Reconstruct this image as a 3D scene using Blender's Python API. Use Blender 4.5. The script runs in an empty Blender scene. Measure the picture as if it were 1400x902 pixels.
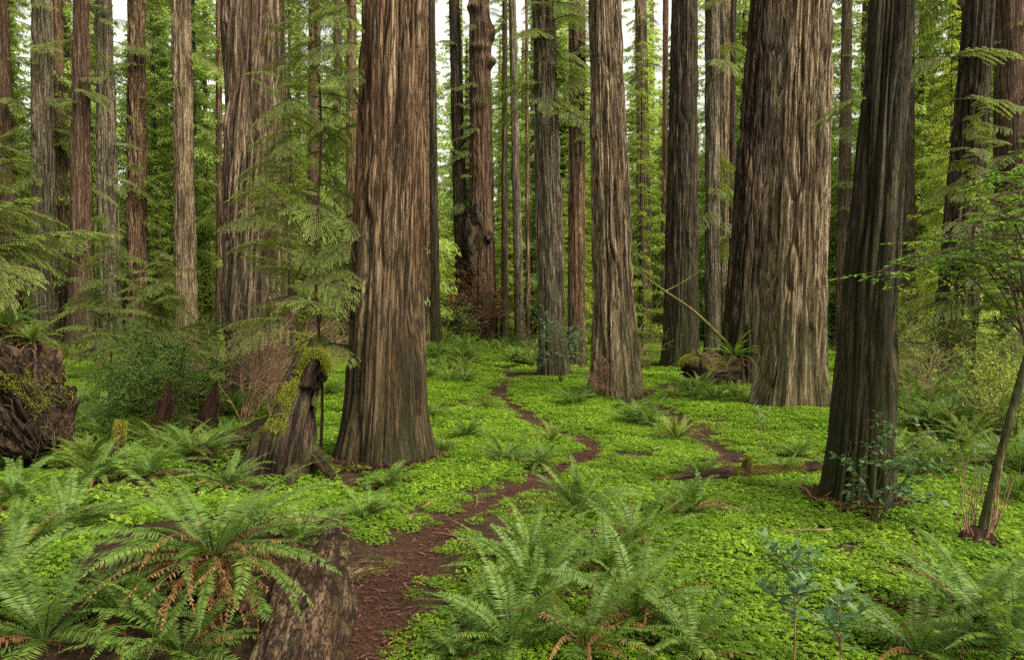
import bpy, math, random
import numpy as np

scene = bpy.context.scene
COL = scene.collection
random.seed(7)
PI = math.pi
FPX, CH, PITCH = 1000.0, 2.6, math.radians(1.2)

# ------------------------------------------------------------------ noise
def vnoise(p, seed=0):
    p = np.asarray(p, dtype=np.float64)
    i = np.floor(p).astype(np.int64); f = p - i
    f = f * f * (3 - 2 * f)
    def hsh(x, y, z):
        h = (x * 374761393 + y * 668265263 + z * 1274126177 + seed * 974634777) & 0xFFFFFFFF
        h = ((h ^ (h >> 13)) * 1103515245) & 0xFFFFFFFF
        h = ((h ^ (h >> 16)) * 2654435761) & 0xFFFFFFFF
        return ((h ^ (h >> 15)) & 0xFFFFFF) / float(0xFFFFFF)
    x, y, z = i[..., 0], i[..., 1], i[..., 2]
    fx, fy, fz = f[..., 0], f[..., 1], f[..., 2]
    r = 0
    for dx in (0, 1):
        wx = fx if dx else 1 - fx
        for dy in (0, 1):
            wy = fy if dy else 1 - fy
            for dz in (0, 1):
                wz = fz if dz else 1 - fz
                r = r + hsh(x + dx, y + dy, z + dz) * wx * wy * wz
    return r

def fbm(p, seed=0, oct=3):
    s, a, t = 0, 1.0, 0
    for k in range(oct):
        s = s + a * vnoise(np.asarray(p) * (2.03 ** k), seed + 17 * k); t += a; a *= .5
    return s / t

def sstep(a, b, x):
    t = np.clip((x - a) / (b - a), 0, 1)
    return t * t * (3 - 2 * t)

# ------------------------------------------------------------------ camera geometry
cp, sp = math.cos(PITCH), math.sin(PITCH)
def ray(px, py):
    vx, vz = (px - 700) / FPX, -(py - 451) / FPX
    return np.array([vx, cp + sp * vz, -sp + cp * vz])

def at(px, py, Y):
    d = ray(px, py); t = Y / d[1]
    return np.array([d[0] * t, Y, CH + d[2] * t])

def flat(px, py, z=0.0):
    d = ray(px, py); t = (z - CH) / d[2]
    return np.array([d[0] * t, d[1] * t, z])

def proj(P):
    x, y, z = P[0], P[1], P[2] - CH
    f = y * cp - z * sp; u = y * sp + z * cp
    return 700 + FPX * x / f, 451 - FPX * u / f

# ------------------------------------------------------------------ paths (pixel traces of the trails turned into ground polylines)
PATHS = []
def add_path(pts):
    P = np.array([np.append(flat(x, y, -0.05)[:2], w) for x, y, w in pts])
    # resample smoothly
    t = np.arange(len(P)); tt = np.linspace(0, len(P) - 1, len(P) * 14)
    Q = np.stack([np.interp(tt, t, P[:, k]) for k in range(3)], 1)
    Q[:, 2] *= (.7 - .02 * sstep(6, 9, Q[:, 1])) * (1 + .25 * sstep(12, 22, Q[:, 1]))
    for _ in range(30):
        Q[1:-1] = (Q[:-2] + 2 * Q[1:-1] + Q[2:]) / 4
    PATHS.append(Q)
add_path([(470, 960, .85), (505, 880, .75), (545, 810, .62), (610, 740, .62), (690, 690, .55), (760, 655, .5), (800, 630, .45), (812, 612, .42), (795, 594, .4), (760, 582, .38), (735, 570, .34), (705, 548, .32), (682, 532, .36), (688, 520, .4), (700, 511, .4), (690, 503, .4), (650, 498, .4)])
add_path([(905, 664, .2), (935, 660, .4), (965, 648, .5), (1000, 627, .5), (985, 612, .3), (955, 590, .34), (930, 570, .36), (905, 556, .36), (880, 548, .36)])
add_path([(812, 640, .2), (850, 630, .16), (880, 622, .14)])
add_path([(590, 556, .3), (620, 549, .28), (655, 541, .28), (682, 532, .3)])
add_path([(840, 552, .2), (890, 536, .25), (925, 527, .25), (950, 520, .25)])
add_path([(1003, 626, .3), (1060, 624, .2), (1110, 622, .2)])

def path_dist(x, y):
    """signed excess distance beyond the path's half width (negative on the path)"""
    x = np.asarray(x, float); y = np.asarray(y, float)
    best = np.full(x.shape, 99.0)
    for Q in PATHS:
        for q in Q:
            best = np.minimum(best, np.hypot(x - q[0], y - q[1]) - q[2] * .5)
    return best

def h0(x, y):
    x = np.asarray(x, float); y = np.asarray(y, float)
    P = np.stack([x, y, 0 * x], -1)
    near = np.exp(-(y / 60) ** 2)
    h = .22 * (vnoise(P / 2.6, 3) - .5) * near + .45 * (vnoise(P / 9.0, 4) - .5)
    h = h + .68 * np.exp(-((x + 3.0) / 1.25) ** 2 - ((y - 6.3) / np.where(y < 6.3, 1.0, 2.2)) ** 2)
    h = h + .35 * np.exp(-((x + 5.6) / 1.8) ** 2 - ((y - 10.5) / 3) ** 2)
    h = h + 1.2 * sstep(40, 120, y)
    return h
_far_path = None
def hgt(x, y):
    x = np.asarray(x, float); y = np.asarray(y, float)
    pd = path_dist(x, y)
    return h0(x, y) - .06 * (1 - sstep(-.1, .25, pd))

def gp(px, py):
    z = 0.0
    for _ in range(14):
        p = flat(px, py, z); z = float(.5 * z + .5 * hgt(p[0], p[1]))
    p = flat(px, py, z)
    return np.array([p[0], p[1], float(hgt(p[0], p[1]))])

# ------------------------------------------------------------------ mesh builder
class MB:
    def __init__(s):
        s.V, s.v, s.Q, s.T, s.n, s.extra = [], [], [], [], 0, None
    def add(s, V, Q=None, T=None, v=.5):
        V = np.asarray(V, np.float32).reshape(-1, 3)
        s.V.append(V)
        s.v.append(np.broadcast_to(np.asarray(v, np.float32), (len(V),)))
        if Q is not None and len(Q): s.Q.append(np.asarray(Q, np.int32).reshape(-1, 4) + s.n)
        if T is not None and len(T): s.T.append(np.asarray(T, np.int32).reshape(-1, 3) + s.n)
        s.n += len(V)
    def mesh(s, name, mat, smooth=False, extra=None):
        me = bpy.data.meshes.new(name)
        V = np.concatenate(s.V); v = np.concatenate(s.v)
        Q = np.concatenate(s.Q) if s.Q else np.zeros((0, 4), np.int32)
        T = np.concatenate(s.T) if s.T else np.zeros((0, 3), np.int32)
        me.vertices.add(len(V)); me.vertices.foreach_set('co', V.ravel())
        loops = np.concatenate([Q.ravel(), T.ravel()]).astype(np.int32)
        me.loops.add(len(loops)); me.loops.foreach_set('vertex_index', loops)
        nf = len(Q) + len(T)
        st = np.concatenate([np.arange(len(Q)) * 4, len(Q) * 4 + np.arange(len(T)) * 3]).astype(np.int32)
        me.polygons.add(nf); me.polygons.foreach_set('loop_start', st)
        if smooth: me.polygons.foreach_set('use_smooth', np.ones(nf, bool))
        a = me.attributes.new('v', 'FLOAT', 'POINT'); a.data.foreach_set('value', v.astype(np.float32))
        for k, arr in (extra or {}).items():
            arr = np.asarray(arr, np.float32)
            if arr.ndim == 2:
                a = me.attributes.new(k, 'FLOAT_VECTOR', 'POINT'); a.data.foreach_set('vector', arr.ravel())
            else:
                a = me.attributes.new(k, 'FLOAT', 'POINT'); a.data.foreach_set('value', arr)
        me.update(calc_edges=True)
        if mat: me.materials.append(mat)
        return me
    def build(s, name, mat, parent=None, smooth=False, extra=None):
        return link(name, s.mesh(name, mat, smooth, extra or s.extra), parent)

def link(name, data, parent=None, col=None):
    o = bpy.data.objects.new(name, data); (col or COL).objects.link(o)
    if parent: o.parent = parent
    return o

def tag(o, label=None, cat=None, group=None, kind=None):
    if label: o['label'] = label
    if cat: o['category'] = cat
    if group: o['group'] = group
    if kind: o['kind'] = kind
    return o

def empty(name, loc, rz=0.0, sc=1.0):
    o = link(name, None); o.location = tuple(float(c) for c in loc); o.rotation_euler = (0, 0, rz); o.scale = (sc, sc, sc)
    o.empty_display_size = .2
    return o

def copy_thing(root):
    c = root.copy(); COL.objects.link(c)
    for ch in [o for o in root.children]:
        k = ch.copy(); COL.objects.link(k); k.parent = c
    return c

# ------------------------------------------------------------------ shape helpers
def nrm(a):
    return a / np.maximum(np.linalg.norm(a, axis=-1, keepdims=True), 1e-9)

def leaves(mb, base, d, side, L, W, droop=0.0, v=.5, fold=0.0):
    base, d, side = (np.asarray(a, np.float64).reshape(-1, 3) for a in (base, d, side))
    N = len(base); L = np.broadcast_to(L, (N,))[:, None]; W = np.broadcast_to(W, (N,))[:, None]
    n = nrm(np.cross(d, side))
    dz = np.array([0, 0, -1.0]) * droop * L
    V = np.stack([base - side * W * .18, base + side * W * .18,
                  base + d * L * .42 - side * W * .5 + n * W * fold + dz * .25, base + d * L * .42 + side * W * .5 + n * W * fold + dz * .25,
                  base + d * L + dz], 1)
    i = np.arange(N)[:, None] * 5
    mb.add(V.reshape(-1, 3), i + np.array([[0, 1, 3, 2]]), i + np.array([[2, 3, 4]]), np.repeat(np.broadcast_to(v, (N,)), 5))

def frames(P):
    T = np.gradient(P, axis=0); T = nrm(T)
    ref = np.array([0, 0, 1.0]) if abs(T[0][2]) < .9 else np.array([1.0, 0, 0])
    S = np.zeros_like(T); s = nrm(np.cross(T[0], ref)); S[0] = s
    for i in range(1, len(T)):
        s = s - T[i] * np.dot(s, T[i]); s = s / max(np.linalg.norm(s), 1e-9); S[i] = s
    return T, S, np.cross(S, T)

def tube(mb, P, r, n=5, v=.5, cap=False):
    P = np.asarray(P, float); K = len(P); r = np.broadcast_to(r, (K,))
    T, S, B = frames(P)
    a = np.arange(n) * 2 * PI / n
    V = P[:, None] + r[:, None, None] * (np.cos(a)[None, :, None] * S[:, None] + np.sin(a)[None, :, None] * B[:, None])
    i, j = np.meshgrid(np.arange(K - 1), np.arange(n), indexing='ij')
    Q = np.stack([i * n + j, i * n + (j + 1) % n, (i + 1) * n + (j + 1) % n, (i + 1) * n + j], -1).reshape(-1, 4)
    V = V.reshape(-1, 3)
    Tt = None
    if cap:
        V = np.concatenate([V, P[:1], P[-1:]])
        c0, c1 = K * n, K * n + 1
        Tt = [(c0, (k + 1) % n, k) for k in range(n)] + [(c1, (K - 1) * n + k, (K - 1) * n + (k + 1) % n) for k in range(n)]
    mb.add(V, Q, Tt, v)

def curve(base, az, el0, el1, L, n=12, bend=0.0, pw=1.0):
    t = np.linspace(0, 1, n); el = el0 + (el1 - el0) * t ** pw; a = az + bend * t
    d = np.stack([np.cos(el) * np.cos(a), np.cos(el) * np.sin(a), np.sin(el)], 1)
    P = np.asarray(base, float) + np.concatenate([np.zeros((1, 3)), np.cumsum((d[1:] + d[:-1]) * .5 * L / (n - 1), 0)])
    return P, d

# ------------------------------------------------------------------ materials
def newmat(name):
    m = bpy.data.materials.new(name); m.use_nodes = True
    nt = m.node_tree; nt.nodes.clear()
    return m, nt, nt.nodes, nt.links

def ramp(N, pts):
    r = N.new('ShaderNodeValToRGB'); e = r.color_ramp.elements
    while len(e) < len(pts): e.new(.5)
    for q, (p, c) in zip(e, pts): q.position = p; q.color = (*c, 1)
    return r

def leafmat(name, c1, c2, c3=None, trans=.35, tcol=None, rough=.5, spec=.35, varamt=.35, drift=0.0):
    m, nt, N, K = newmat(name)
    at_ = N.new('ShaderNodeAttribute'); at_.attribute_name = 'v'
    oi = N.new('ShaderNodeObjectInfo')
    mx = N.new('ShaderNodeMath'); mx.operation = 'MULTIPLY_ADD'
    K.new(oi.outputs['Random'], mx.inputs[0]); mx.inputs[1].default_value = varamt
    K.new(at_.outputs['Fac'], mx.inputs[2])
    sb = N.new('ShaderNodeMath'); sb.operation = 'SUBTRACT'; K.new(mx.outputs[0], sb.inputs[0]); sb.inputs[1].default_value = varamt / 2
    val = sb.outputs[0]
    if drift:
        nz = N.new('ShaderNodeTexNoise'); nz.inputs['Scale'].default_value = .9; nz.inputs['Detail'].default_value = 3
        K.new(oi.outputs['Location'], nz.inputs['Vector'])
        ma = N.new('ShaderNodeMath'); ma.operation = 'MULTIPLY_ADD'; K.new(nz.outputs['Fac'], ma.inputs[0]); ma.inputs[1].default_value = drift; K.new(val, ma.inputs[2])
        m2 = N.new('ShaderNodeMath'); m2.operation = 'SUBTRACT'; K.new(ma.outputs[0], m2.inputs[0]); m2.inputs[1].default_value = drift * .5; val = m2.outputs[0]
    r = ramp(N, [(0.05, c1), (.7, c2), (1, c3 or c2)]); K.new(val, r.inputs[0])
    b = N.new('ShaderNodeBsdfPrincipled'); b.inputs['Roughness'].default_value = rough; b.inputs['Specular IOR Level'].default_value = spec
    K.new(r.outputs[0], b.inputs['Base Color'])
    t = N.new('ShaderNodeBsdfTranslucent')
    hs = N.new('ShaderNodeMixRGB'); hs.blend_type = 'MULTIPLY'; hs.inputs[0].default_value = 1
    K.new(r.outputs[0], hs.inputs[1]); hs.inputs[2].default_value = (*(tcol or (1.5, 1.45, .8)), 1)
    K.new(hs.outputs[0], t.inputs['Color'])
    ms = N.new('ShaderNodeMixShader'); ms.inputs[0].default_value = trans
    K.new(b.outputs[0], ms.inputs[1]); K.new(t.outputs[0], ms.inputs[2])
    o = N.new('ShaderNodeOutputMaterial'); K.new(ms.outputs[0], o.inputs[0])
    return m

def barkmat(name, dark, mid, pale, tint, moss=(.035, .04, .012), mossh=1.6, mossamt=.7, lichen=.35, scale=1.0, lcol=(.22, .25, .15), llo=.58, lsc=6, vz=1.0):
    m, nt, N, K = newmat(name)
    a = N.new('ShaderNodeAttribute'); a.attribute_name = 'bc'
    hz = N.new('ShaderNodeAttribute'); hz.attribute_name = 'hz'
    def noise(sx, sz, detail=4, rough=.6, dist=0.0):
        mp = N.new('ShaderNodeMapping'); mp.inputs['Scale'].default_value = (sx * scale, sx * scale, sz * scale * vz)
        K.new(a.outputs['Vector'], mp.inputs['Vector'])
        n = N.new('ShaderNodeTexNoise'); n.inputs['Scale'].default_value = 1; n.inputs['Detail'].default_value = detail
        n.inputs['Roughness'].default_value = rough; n.inputs['Distortion'].default_value = dist
        K.new(mp.outputs[0], n.inputs['Vector']); return n.outputs['Fac']
    def mixc(fac, c1, c2, mode='MIX'):
        x = N.new('ShaderNodeMixRGB'); x.blend_type = mode
        if isinstance(fac, float): x.inputs[0].default_value = fac
        else: K.new(fac, x.inputs[0])
        for i, c in ((1, c1), (2, c2)):
            if isinstance(c, tuple): x.inputs[i].default_value = (*c, 1)
            else: K.new(c, x.inputs[i])
        return x.outputs[0]
    def rng(x, lo, hi, a_=0.0, b_=1.0):
        r = N.new('ShaderNodeMapRange'); r.inputs[1].default_value = lo; r.inputs[2].default_value = hi; r.inputs[3].default_value = a_; r.inputs[4].default_value = b_
        K.new(x, r.inputs[0]); return r.outputs[0]
    n1 = noise(17, .8, 8, .7, .15); n1b = noise(5, .35, 4, .6)
    av = N.new('ShaderNodeMath'); av.operation = 'MULTIPLY_ADD'; K.new(n1b, av.inputs[0]); av.inputs[1].default_value = .55
    hv = N.new('ShaderNodeMath'); hv.operation = 'MULTIPLY'; K.new(n1, hv.inputs[0]); hv.inputs[1].default_value = .6
    K.new(hv.outputs[0], av.inputs[2])
    r = ramp(N, [(.49, dark), (.57, mid), (.66, pale)]); K.new(av.outputs[0], r.inputs[0])
    n2 = noise(1.6, .16, 3, .6)
    c = mixc(rng(n2, .42, .66, 0, .75), r.outputs[0], mixc(.65, r.outputs[0], tint))
    for sx_, sz_, wd in ((6.5, .3, .034), (13, .55, .042), (28, 1.3, .05)):
        nc = noise(sx_, sz_, 4, .55, .2)
        sb_ = N.new('ShaderNodeMath'); sb_.operation = 'SUBTRACT'; K.new(nc, sb_.inputs[0]); sb_.inputs[1].default_value = .5
        ab = N.new('ShaderNodeMath'); ab.operation = 'ABSOLUTE'; K.new(sb_.outputs[0], ab.inputs[0])
        c = mixc(rng(ab.outputs[0], wd * .3, wd, .85, 0), c, tuple(.7 * q for q in dark))
    n3 = noise(lsc, lsc * .3, 5, .7)
    c = mixc(rng(n3, llo, llo + .12, 0, lichen), c, lcol)
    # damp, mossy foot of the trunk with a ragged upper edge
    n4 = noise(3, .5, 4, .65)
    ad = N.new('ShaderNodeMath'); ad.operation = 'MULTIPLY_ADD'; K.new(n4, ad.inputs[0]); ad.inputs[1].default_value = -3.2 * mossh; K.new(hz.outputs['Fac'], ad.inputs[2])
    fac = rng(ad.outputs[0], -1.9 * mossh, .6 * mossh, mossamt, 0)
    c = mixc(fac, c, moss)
    b = N.new('ShaderNodeBsdfPrincipled'); b.inputs['Roughness'].default_value = .9; b.inputs['Specular IOR Level'].default_value = .15
    K.new(c, b.inputs['Base Color'])
    bp = N.new('ShaderNodeBump'); bp.inputs['Strength'].default_value = 1; bp.inputs['Distance'].default_value = .07
    n5 = noise(34, 1.4, 7, .72, .4)
    K.new(n5, bp.inputs['Height']); K.new(bp.outputs[0], b.inputs['Normal'])
    o = N.new('ShaderNodeOutputMaterial'); K.new(b.outputs[0], o.inputs[0])
    return m

def woodmat(name, c1, c2, c3, sx=8, sz=8, bump=.6, rough=.85, moss=None, mlo=.5, mhi=.6):
    m, nt, N, K = newmat(name)
    tc = N.new('ShaderNodeTexCoord'); mp = N.new('ShaderNodeMapping'); mp.inputs['Scale'].default_value = (sx, sx, sz)
    K.new(tc.outputs['Object'], mp.inputs[0])
    n = N.new('ShaderNodeTexNoise'); n.inputs['Scale'].default_value = 1; n.inputs['Detail'].default_value = 7; n.inputs['Roughness'].default_value = .65
    K.new(mp.outputs[0], n.inputs['Vector'])
    r = ramp(N, [(.35, c1), (.52, c2), (.7, c3)]); K.new(n.outputs['Fac'], r.inputs[0])
    b = N.new('ShaderNodeBsdfPrincipled'); b.inputs['Roughness'].default_value = rough; b.inputs['Specular IOR Level'].default_value = .2
    if moss:
        n2 = N.new('ShaderNodeTexNoise'); n2.inputs['Scale'].default_value = 2.3; n2.inputs['Detail'].default_value = 8; n2.inputs['Roughness'].default_value = .7
        K.new(tc.outputs['Object'], n2.inputs['Vector'])
        mr = N.new('ShaderNodeMapRange'); mr.inputs[1].default_value = mlo; mr.inputs[2].default_value = mhi; K.new(n2.outputs['Fac'], mr.inputs[0])
        mx = N.new('ShaderNodeMixRGB'); K.new(mr.outputs[0], mx.inputs[0]); K.new(r.outputs[0], mx.inputs[1]); mx.inputs[2].default_value = (*moss, 1)
        K.new(mx.outputs[0], b.inputs['Base Color'])
    else:
        K.new(r.outputs[0], b.inputs['Base Color'])
    bp = N.new('ShaderNodeBump'); bp.inputs['Strength'].default_value = bump; bp.inputs['Distance'].default_value = .03
    K.new(n.outputs['Fac'], bp.inputs['Height']); K.new(bp.outputs[0], b.inputs['Normal'])
    o = N.new('ShaderNodeOutputMaterial'); K.new(b.outputs[0], o.inputs[0])
    return m

M = {}
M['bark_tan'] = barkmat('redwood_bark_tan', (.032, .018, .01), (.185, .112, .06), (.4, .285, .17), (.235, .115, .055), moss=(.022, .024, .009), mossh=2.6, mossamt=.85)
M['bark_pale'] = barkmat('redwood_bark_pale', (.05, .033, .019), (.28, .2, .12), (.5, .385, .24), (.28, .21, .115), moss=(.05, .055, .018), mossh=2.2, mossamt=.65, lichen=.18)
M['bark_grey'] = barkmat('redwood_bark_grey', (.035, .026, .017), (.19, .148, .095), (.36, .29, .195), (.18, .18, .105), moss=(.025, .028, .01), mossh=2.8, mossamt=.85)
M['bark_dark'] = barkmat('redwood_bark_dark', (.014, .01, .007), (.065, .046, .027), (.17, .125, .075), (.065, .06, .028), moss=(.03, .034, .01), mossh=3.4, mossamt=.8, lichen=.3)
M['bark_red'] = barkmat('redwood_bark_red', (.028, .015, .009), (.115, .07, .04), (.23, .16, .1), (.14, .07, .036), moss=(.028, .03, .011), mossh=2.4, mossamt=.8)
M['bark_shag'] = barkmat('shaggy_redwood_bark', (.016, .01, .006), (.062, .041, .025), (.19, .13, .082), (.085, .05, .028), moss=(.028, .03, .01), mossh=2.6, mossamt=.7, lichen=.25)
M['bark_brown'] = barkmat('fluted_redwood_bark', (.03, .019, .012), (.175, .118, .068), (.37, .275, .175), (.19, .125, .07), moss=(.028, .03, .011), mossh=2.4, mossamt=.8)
M['bark_far'] = barkmat('redwood_bark_far', (.06, .045, .028), (.16, .12, .075), (.27, .21, .14), (.18, .12, .065), mossh=.8, mossamt=.3)
M['fern'] = leafmat('sword_fern_green', (.056, .108, .016), (.108, .182, .03), (.2, .268, .046), trans=.35, rough=.5, spec=.28)
M['fern_far'] = leafmat('fern_field_green', (.085, .135, .02), (.16, .22, .038), (.26, .27, .06), trans=.4, spec=.2)
M['fern_dead'] = leafmat('fern_dead_brown', (.07, .03, .014), (.165, .08, .035), (.3, .165, .068), trans=.12, rough=.8, spec=.1, tcol=(1, 1, 1))
M['sorrel'] = leafmat('sorrel_green', (.075, .155, .008), (.155, .27, .016), (.26, .38, .03), trans=.38, rough=.6, spec=.2, varamt=.3, drift=1.3)
M['hemlock'] = leafmat('hemlock_green', (.075, .125, .02), (.16, .22, .036), (.25, .29, .055), trans=.45)
M['hemlock_dark'] = leafmat('hemlock_dark_green', (.05, .095, .022), (.11, .17, .035), (.17, .22, .045), trans=.4)
M['crown_far'] = leafmat('distant_foliage', (.16, .245, .055), (.3, .41, .1), (.44, .53, .18), trans=.5, varamt=.5)
M['crown_low'] = leafmat('understory_foliage', (.14, .21, .03), (.27, .34, .055), (.42, .45, .1), trans=.55, varamt=.5)
M['broadleaf'] = leafmat('broadleaf_green', (.07, .16, .018), (.13, .26, .028), (.2, .33, .05), trans=.45, rough=.4)
M['huckle'] = leafmat('huckleberry_green', (.06, .13, .022), (.12, .2, .035), (.2, .25, .05), trans=.4)
M['tanoak'] = leafmat('waxy_blue_green', (.05, .115, .045), (.1, .18, .075), (.16, .24, .11), trans=.2, rough=.4, spec=.4)
M['shrub_dark'] = leafmat('dark_shrub_green', (.03, .08, .02), (.065, .14, .035), (.12, .2, .06), trans=.3, rough=.4, spec=.4)
M['moss'] = leafmat('moss_yellow_green', (.1, .12, .012), (.22, .235, .022), (.33, .33, .035), trans=.3, rough=.8, spec=.1)
M['twig_red'] = woodmat('reddish_twig', (.11, .055, .034), (.23, .13, .08), (.36, .24, .16), 6, 6, .2)
M['twig_dark'] = woodmat('dark_twig', (.03, .019, .011), (.07, .045, .027), (.13, .09, .055), 6, 6, .2)
M['twig_moss'] = woodmat('mossy_twig', (.05, .04, .016), (.12, .105, .03), (.22, .2, .055), 9, 9, .4)
M['rot_red'] = barkmat('rotten_red_wood', (.016, .008, .005), (.075, .034, .02), (.16, .08, .045), (.1, .04, .02), lichen=.2, scale=1.5)
M['log_brown'] = barkmat('weathered_log_wood', (.024, .013, .008), (.115, .066, .038), (.25, .165, .1), (.16, .075, .038), lichen=.55, lcol=(.09, .09, .025), llo=.53, lsc=2.5, scale=1.1, vz=4)
M['stump_wood'] = barkmat('mossy_stump_wood', (.016, .01, .006), (.065, .042, .026), (.14, .1, .06), (.09, .05, .028), lichen=.75, lcol=(.085, .083, .026), llo=.5, lsc=3, scale=1.3, vz=2)
M['root_soil'] = barkmat('root_mass_soil', (.016, .01, .006), (.062, .038, .022), (.13, .085, .05), (.06, .035, .02), lichen=.3, lcol=(.07, .07, .02), lsc=3, scale=1.4, vz=3)
M['maple_bark'] = woodmat('mossy_maple_bark', (.016, .016, .006), (.042, .042, .013), (.09, .09, .026), 12, 4, .6)

def duffmat(name, cols, sc):
    m, nt, N, K = newmat(name)
    tc = N.new('ShaderNodeTexCoord')
    n = N.new('ShaderNodeTexNoise'); n.inputs['Scale'].default_value = sc; n.inputs['Detail'].default_value = 9; n.inputs['Roughness'].default_value = .75
    K.new(tc.outputs['Object'], n.inputs['Vector'])
    w = N.new('ShaderNodeTexNoise'); w.inputs['Scale'].default_value = .7; w.inputs['Detail'].default_value = 4
    K.new(tc.outputs['Object'], w.inputs['Vector'])
    r = ramp(N, [(.33, cols[0]), (.52, cols[1]), (.68, cols[2])]); K.new(n.outputs['Fac'], r.inputs[0])
    x = N.new('ShaderNodeMixRGB'); x.blend_type = 'MULTIPLY'; x.inputs[0].default_value = .6
    r2 = ramp(N, [(.35, (.55, .5, .5)), (.65, (1.3, 1.2, 1.1))]); K.new(w.outputs['Fac'], r2.inputs[0])
    K.new(r.outputs[0], x.inputs[1]); K.new(r2.outputs[0], x.inputs[2])
    b = N.new('ShaderNodeBsdfPrincipled'); b.inputs['Roughness'].default_value = .95; b.inputs['Specular IOR Level'].default_value = .1
    K.new(x.outputs[0], b.inputs['Base Color'])
    bp = N.new('ShaderNodeBump'); bp.inputs['Strength'].default_value = 1; bp.inputs['Distance'].default_value = .03
    K.new(n.outputs['Fac'], bp.inputs['Height']); K.new(bp.outputs[0], b.inputs['Normal'])
    o = N.new('ShaderNodeOutputMaterial'); K.new(b.outputs[0], o.inputs[0])
    return m
M['duff'] = duffmat('forest_duff', [(.014, .01, .006), (.042, .027, .015), (.085, .058, .032)], 14)
M['path'] = duffmat('trail_duff', [(.017, .0085, .006), (.048, .024, .016), (.098, .05, .032)], 22)
M['litter'] = leafmat('needle_litter', (.05, .022, .014), (.13, .06, .035), (.32, .17, .1), trans=0.02, rough=.9, spec=.1, tcol=(1, 1, 1))

# ------------------------------------------------------------------ ground
def axis(lo, hi, a, b, d, g=1.09):
    near = list(np.arange(a, b + 1e-6, d)); x, s = near[-1], d; up = []
    while x < hi: s = min(s * g, 8); x += s; up.append(x)
    x, s = near[0], d; dn = []
    while x > lo: s = min(s * g, 8); x -= s; dn.append(x)
    return np.array(dn[::-1] + near + up)
gx, gy = axis(-220, 220, -9, 9, .11), axis(-40, 330, 3.5, 30, .12)
X, Y = np.meshgrid(gx, gy, indexing='ij')
Z = h0(X, Y)
msk = (Y > 3) & (Y < 60) & (np.abs(X) < 14)
Zm = hgt(X[msk], Y[msk]); Z[msk] = Zm
mb = MB(); ni, nj = X.shape
i, j = np.meshgrid(np.arange(ni - 1), np.arange(nj - 1), indexing='ij')
mb.add(np.stack([X, Y, Z], -1).reshape(-1, 3), np.stack([i * nj + j, (i + 1) * nj + j, (i + 1) * nj + j + 1, i * nj + j + 1], -1).reshape(-1, 4))
tag(mb.build('ground', M['duff'], smooth=True), kind='structure')

mbl = MB(); rg = np.random.default_rng(5)
for k, Q in enumerate(PATHS):
    T = np.gradient(Q[:, :2], axis=0); T = nrm(T); S = np.stack([T[:, 1], -T[:, 0]], 1)
    cs = np.linspace(-1, 1, 11)
    wob = 1 + .35 * (vnoise(np.stack([Q[:, 0] * 3, Q[:, 1] * 3, 0 * Q[:, 0] + k], -1), 8) - .5)
    PX = Q[:, None, :2] + S[:, None] * cs[None, :, None] * (Q[:, 2] * .62 * wob)[:, None, None]
    z = hgt(PX[..., 0], PX[..., 1]) + .016 - .02 * np.abs(cs[None]) ** 3 + k * .004
    z = z + .015 * (vnoise(np.stack([PX[..., 0] * 9, PX[..., 1] * 9, 0 * z], -1), 2) - .5)
    V = np.concatenate([PX, z[..., None]], -1)
    n1_, n2_ = len(Q), 11
    i, j = np.meshgrid(np.arange(n1_ - 1), np.arange(n2_ - 1), indexing='ij')
    b = MB(); b.add(V.reshape(-1, 3), np.stack([i * n2_ + j, i * n2_ + j + 1, (i + 1) * n2_ + j + 1, (i + 1) * n2_ + j], -1).reshape(-1, 4))
    tag(b.build('path', M['path'], smooth=True), kind='structure')
    # needles and twigs lying on the trail
    if k < 2:
        sel = rg.integers(0, min(n1_ - 1, 150), 5200 if k == 0 else 900); u = rg.uniform(-1, 1, len(sel))
        bx = Q[sel, 0] + S[sel, 0] * u * Q[sel, 2] * .55; by = Q[sel, 1] + S[sel, 1] * u * Q[sel, 2] * .55
        bx += rg.normal(0, .05, len(sel)); by += rg.normal(0, .05, len(sel))
        bz = hgt(bx, by) + .024 + rg.uniform(0, .012, len(sel)) + k * .004
        a = rg.uniform(0, 2 * PI, len(sel)); e = rg.normal(0, .12, len(sel))
        d = np.stack([np.cos(a), np.sin(a), e], 1); s_ = np.stack([-np.sin(a), np.cos(a), rg.normal(0, .3, len(sel))], 1)
        leaves(mbl, np.stack([bx, by, bz], 1), d, s_, rg.uniform(.03, .12, len(sel)), rg.uniform(.004, .012, len(sel)), 0, rg.uniform(0, 1, len(sel)) ** 2)

# ------------------------------------------------------------------ labels by nearest landmark
LAND = []
USED = {}
def landmark(px, py, phrase): LAND.append((px, py, phrase))
def placed_label(what, P, group=None, above=None):
    px, py = proj(P)
    if above is not None: py = above
    near = sorted(LAND, key=lambda l: (l[0] - px) ** 2 + (1.6 * (l[1] - py)) ** 2)[:6]
    cands = []
    for l in near[:4]:
        dx, dy = px - l[0], py - l[1]
        if dy > 25 and abs(dx) < 60: cands.append('in front of ' + l[2])
        elif dy < -12 and abs(dx) < 60: cands.append('behind ' + l[2])
        else: cands.append('beside ' + l[2])
    for a in range(4):
        for b in range(a + 1, 4):
            cands.append('between ' + near[a][2] + ' and ' + near[b][2])
    best = None
    for c in cands:
        s = what + ' ' + c
        if len(s.split()) <= 16:
            best = best or s
            if s not in USED: USED[s] = 1; return s
    USED[best or what] = USED.get(best or what, 0) + 1
    return best or what

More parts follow.
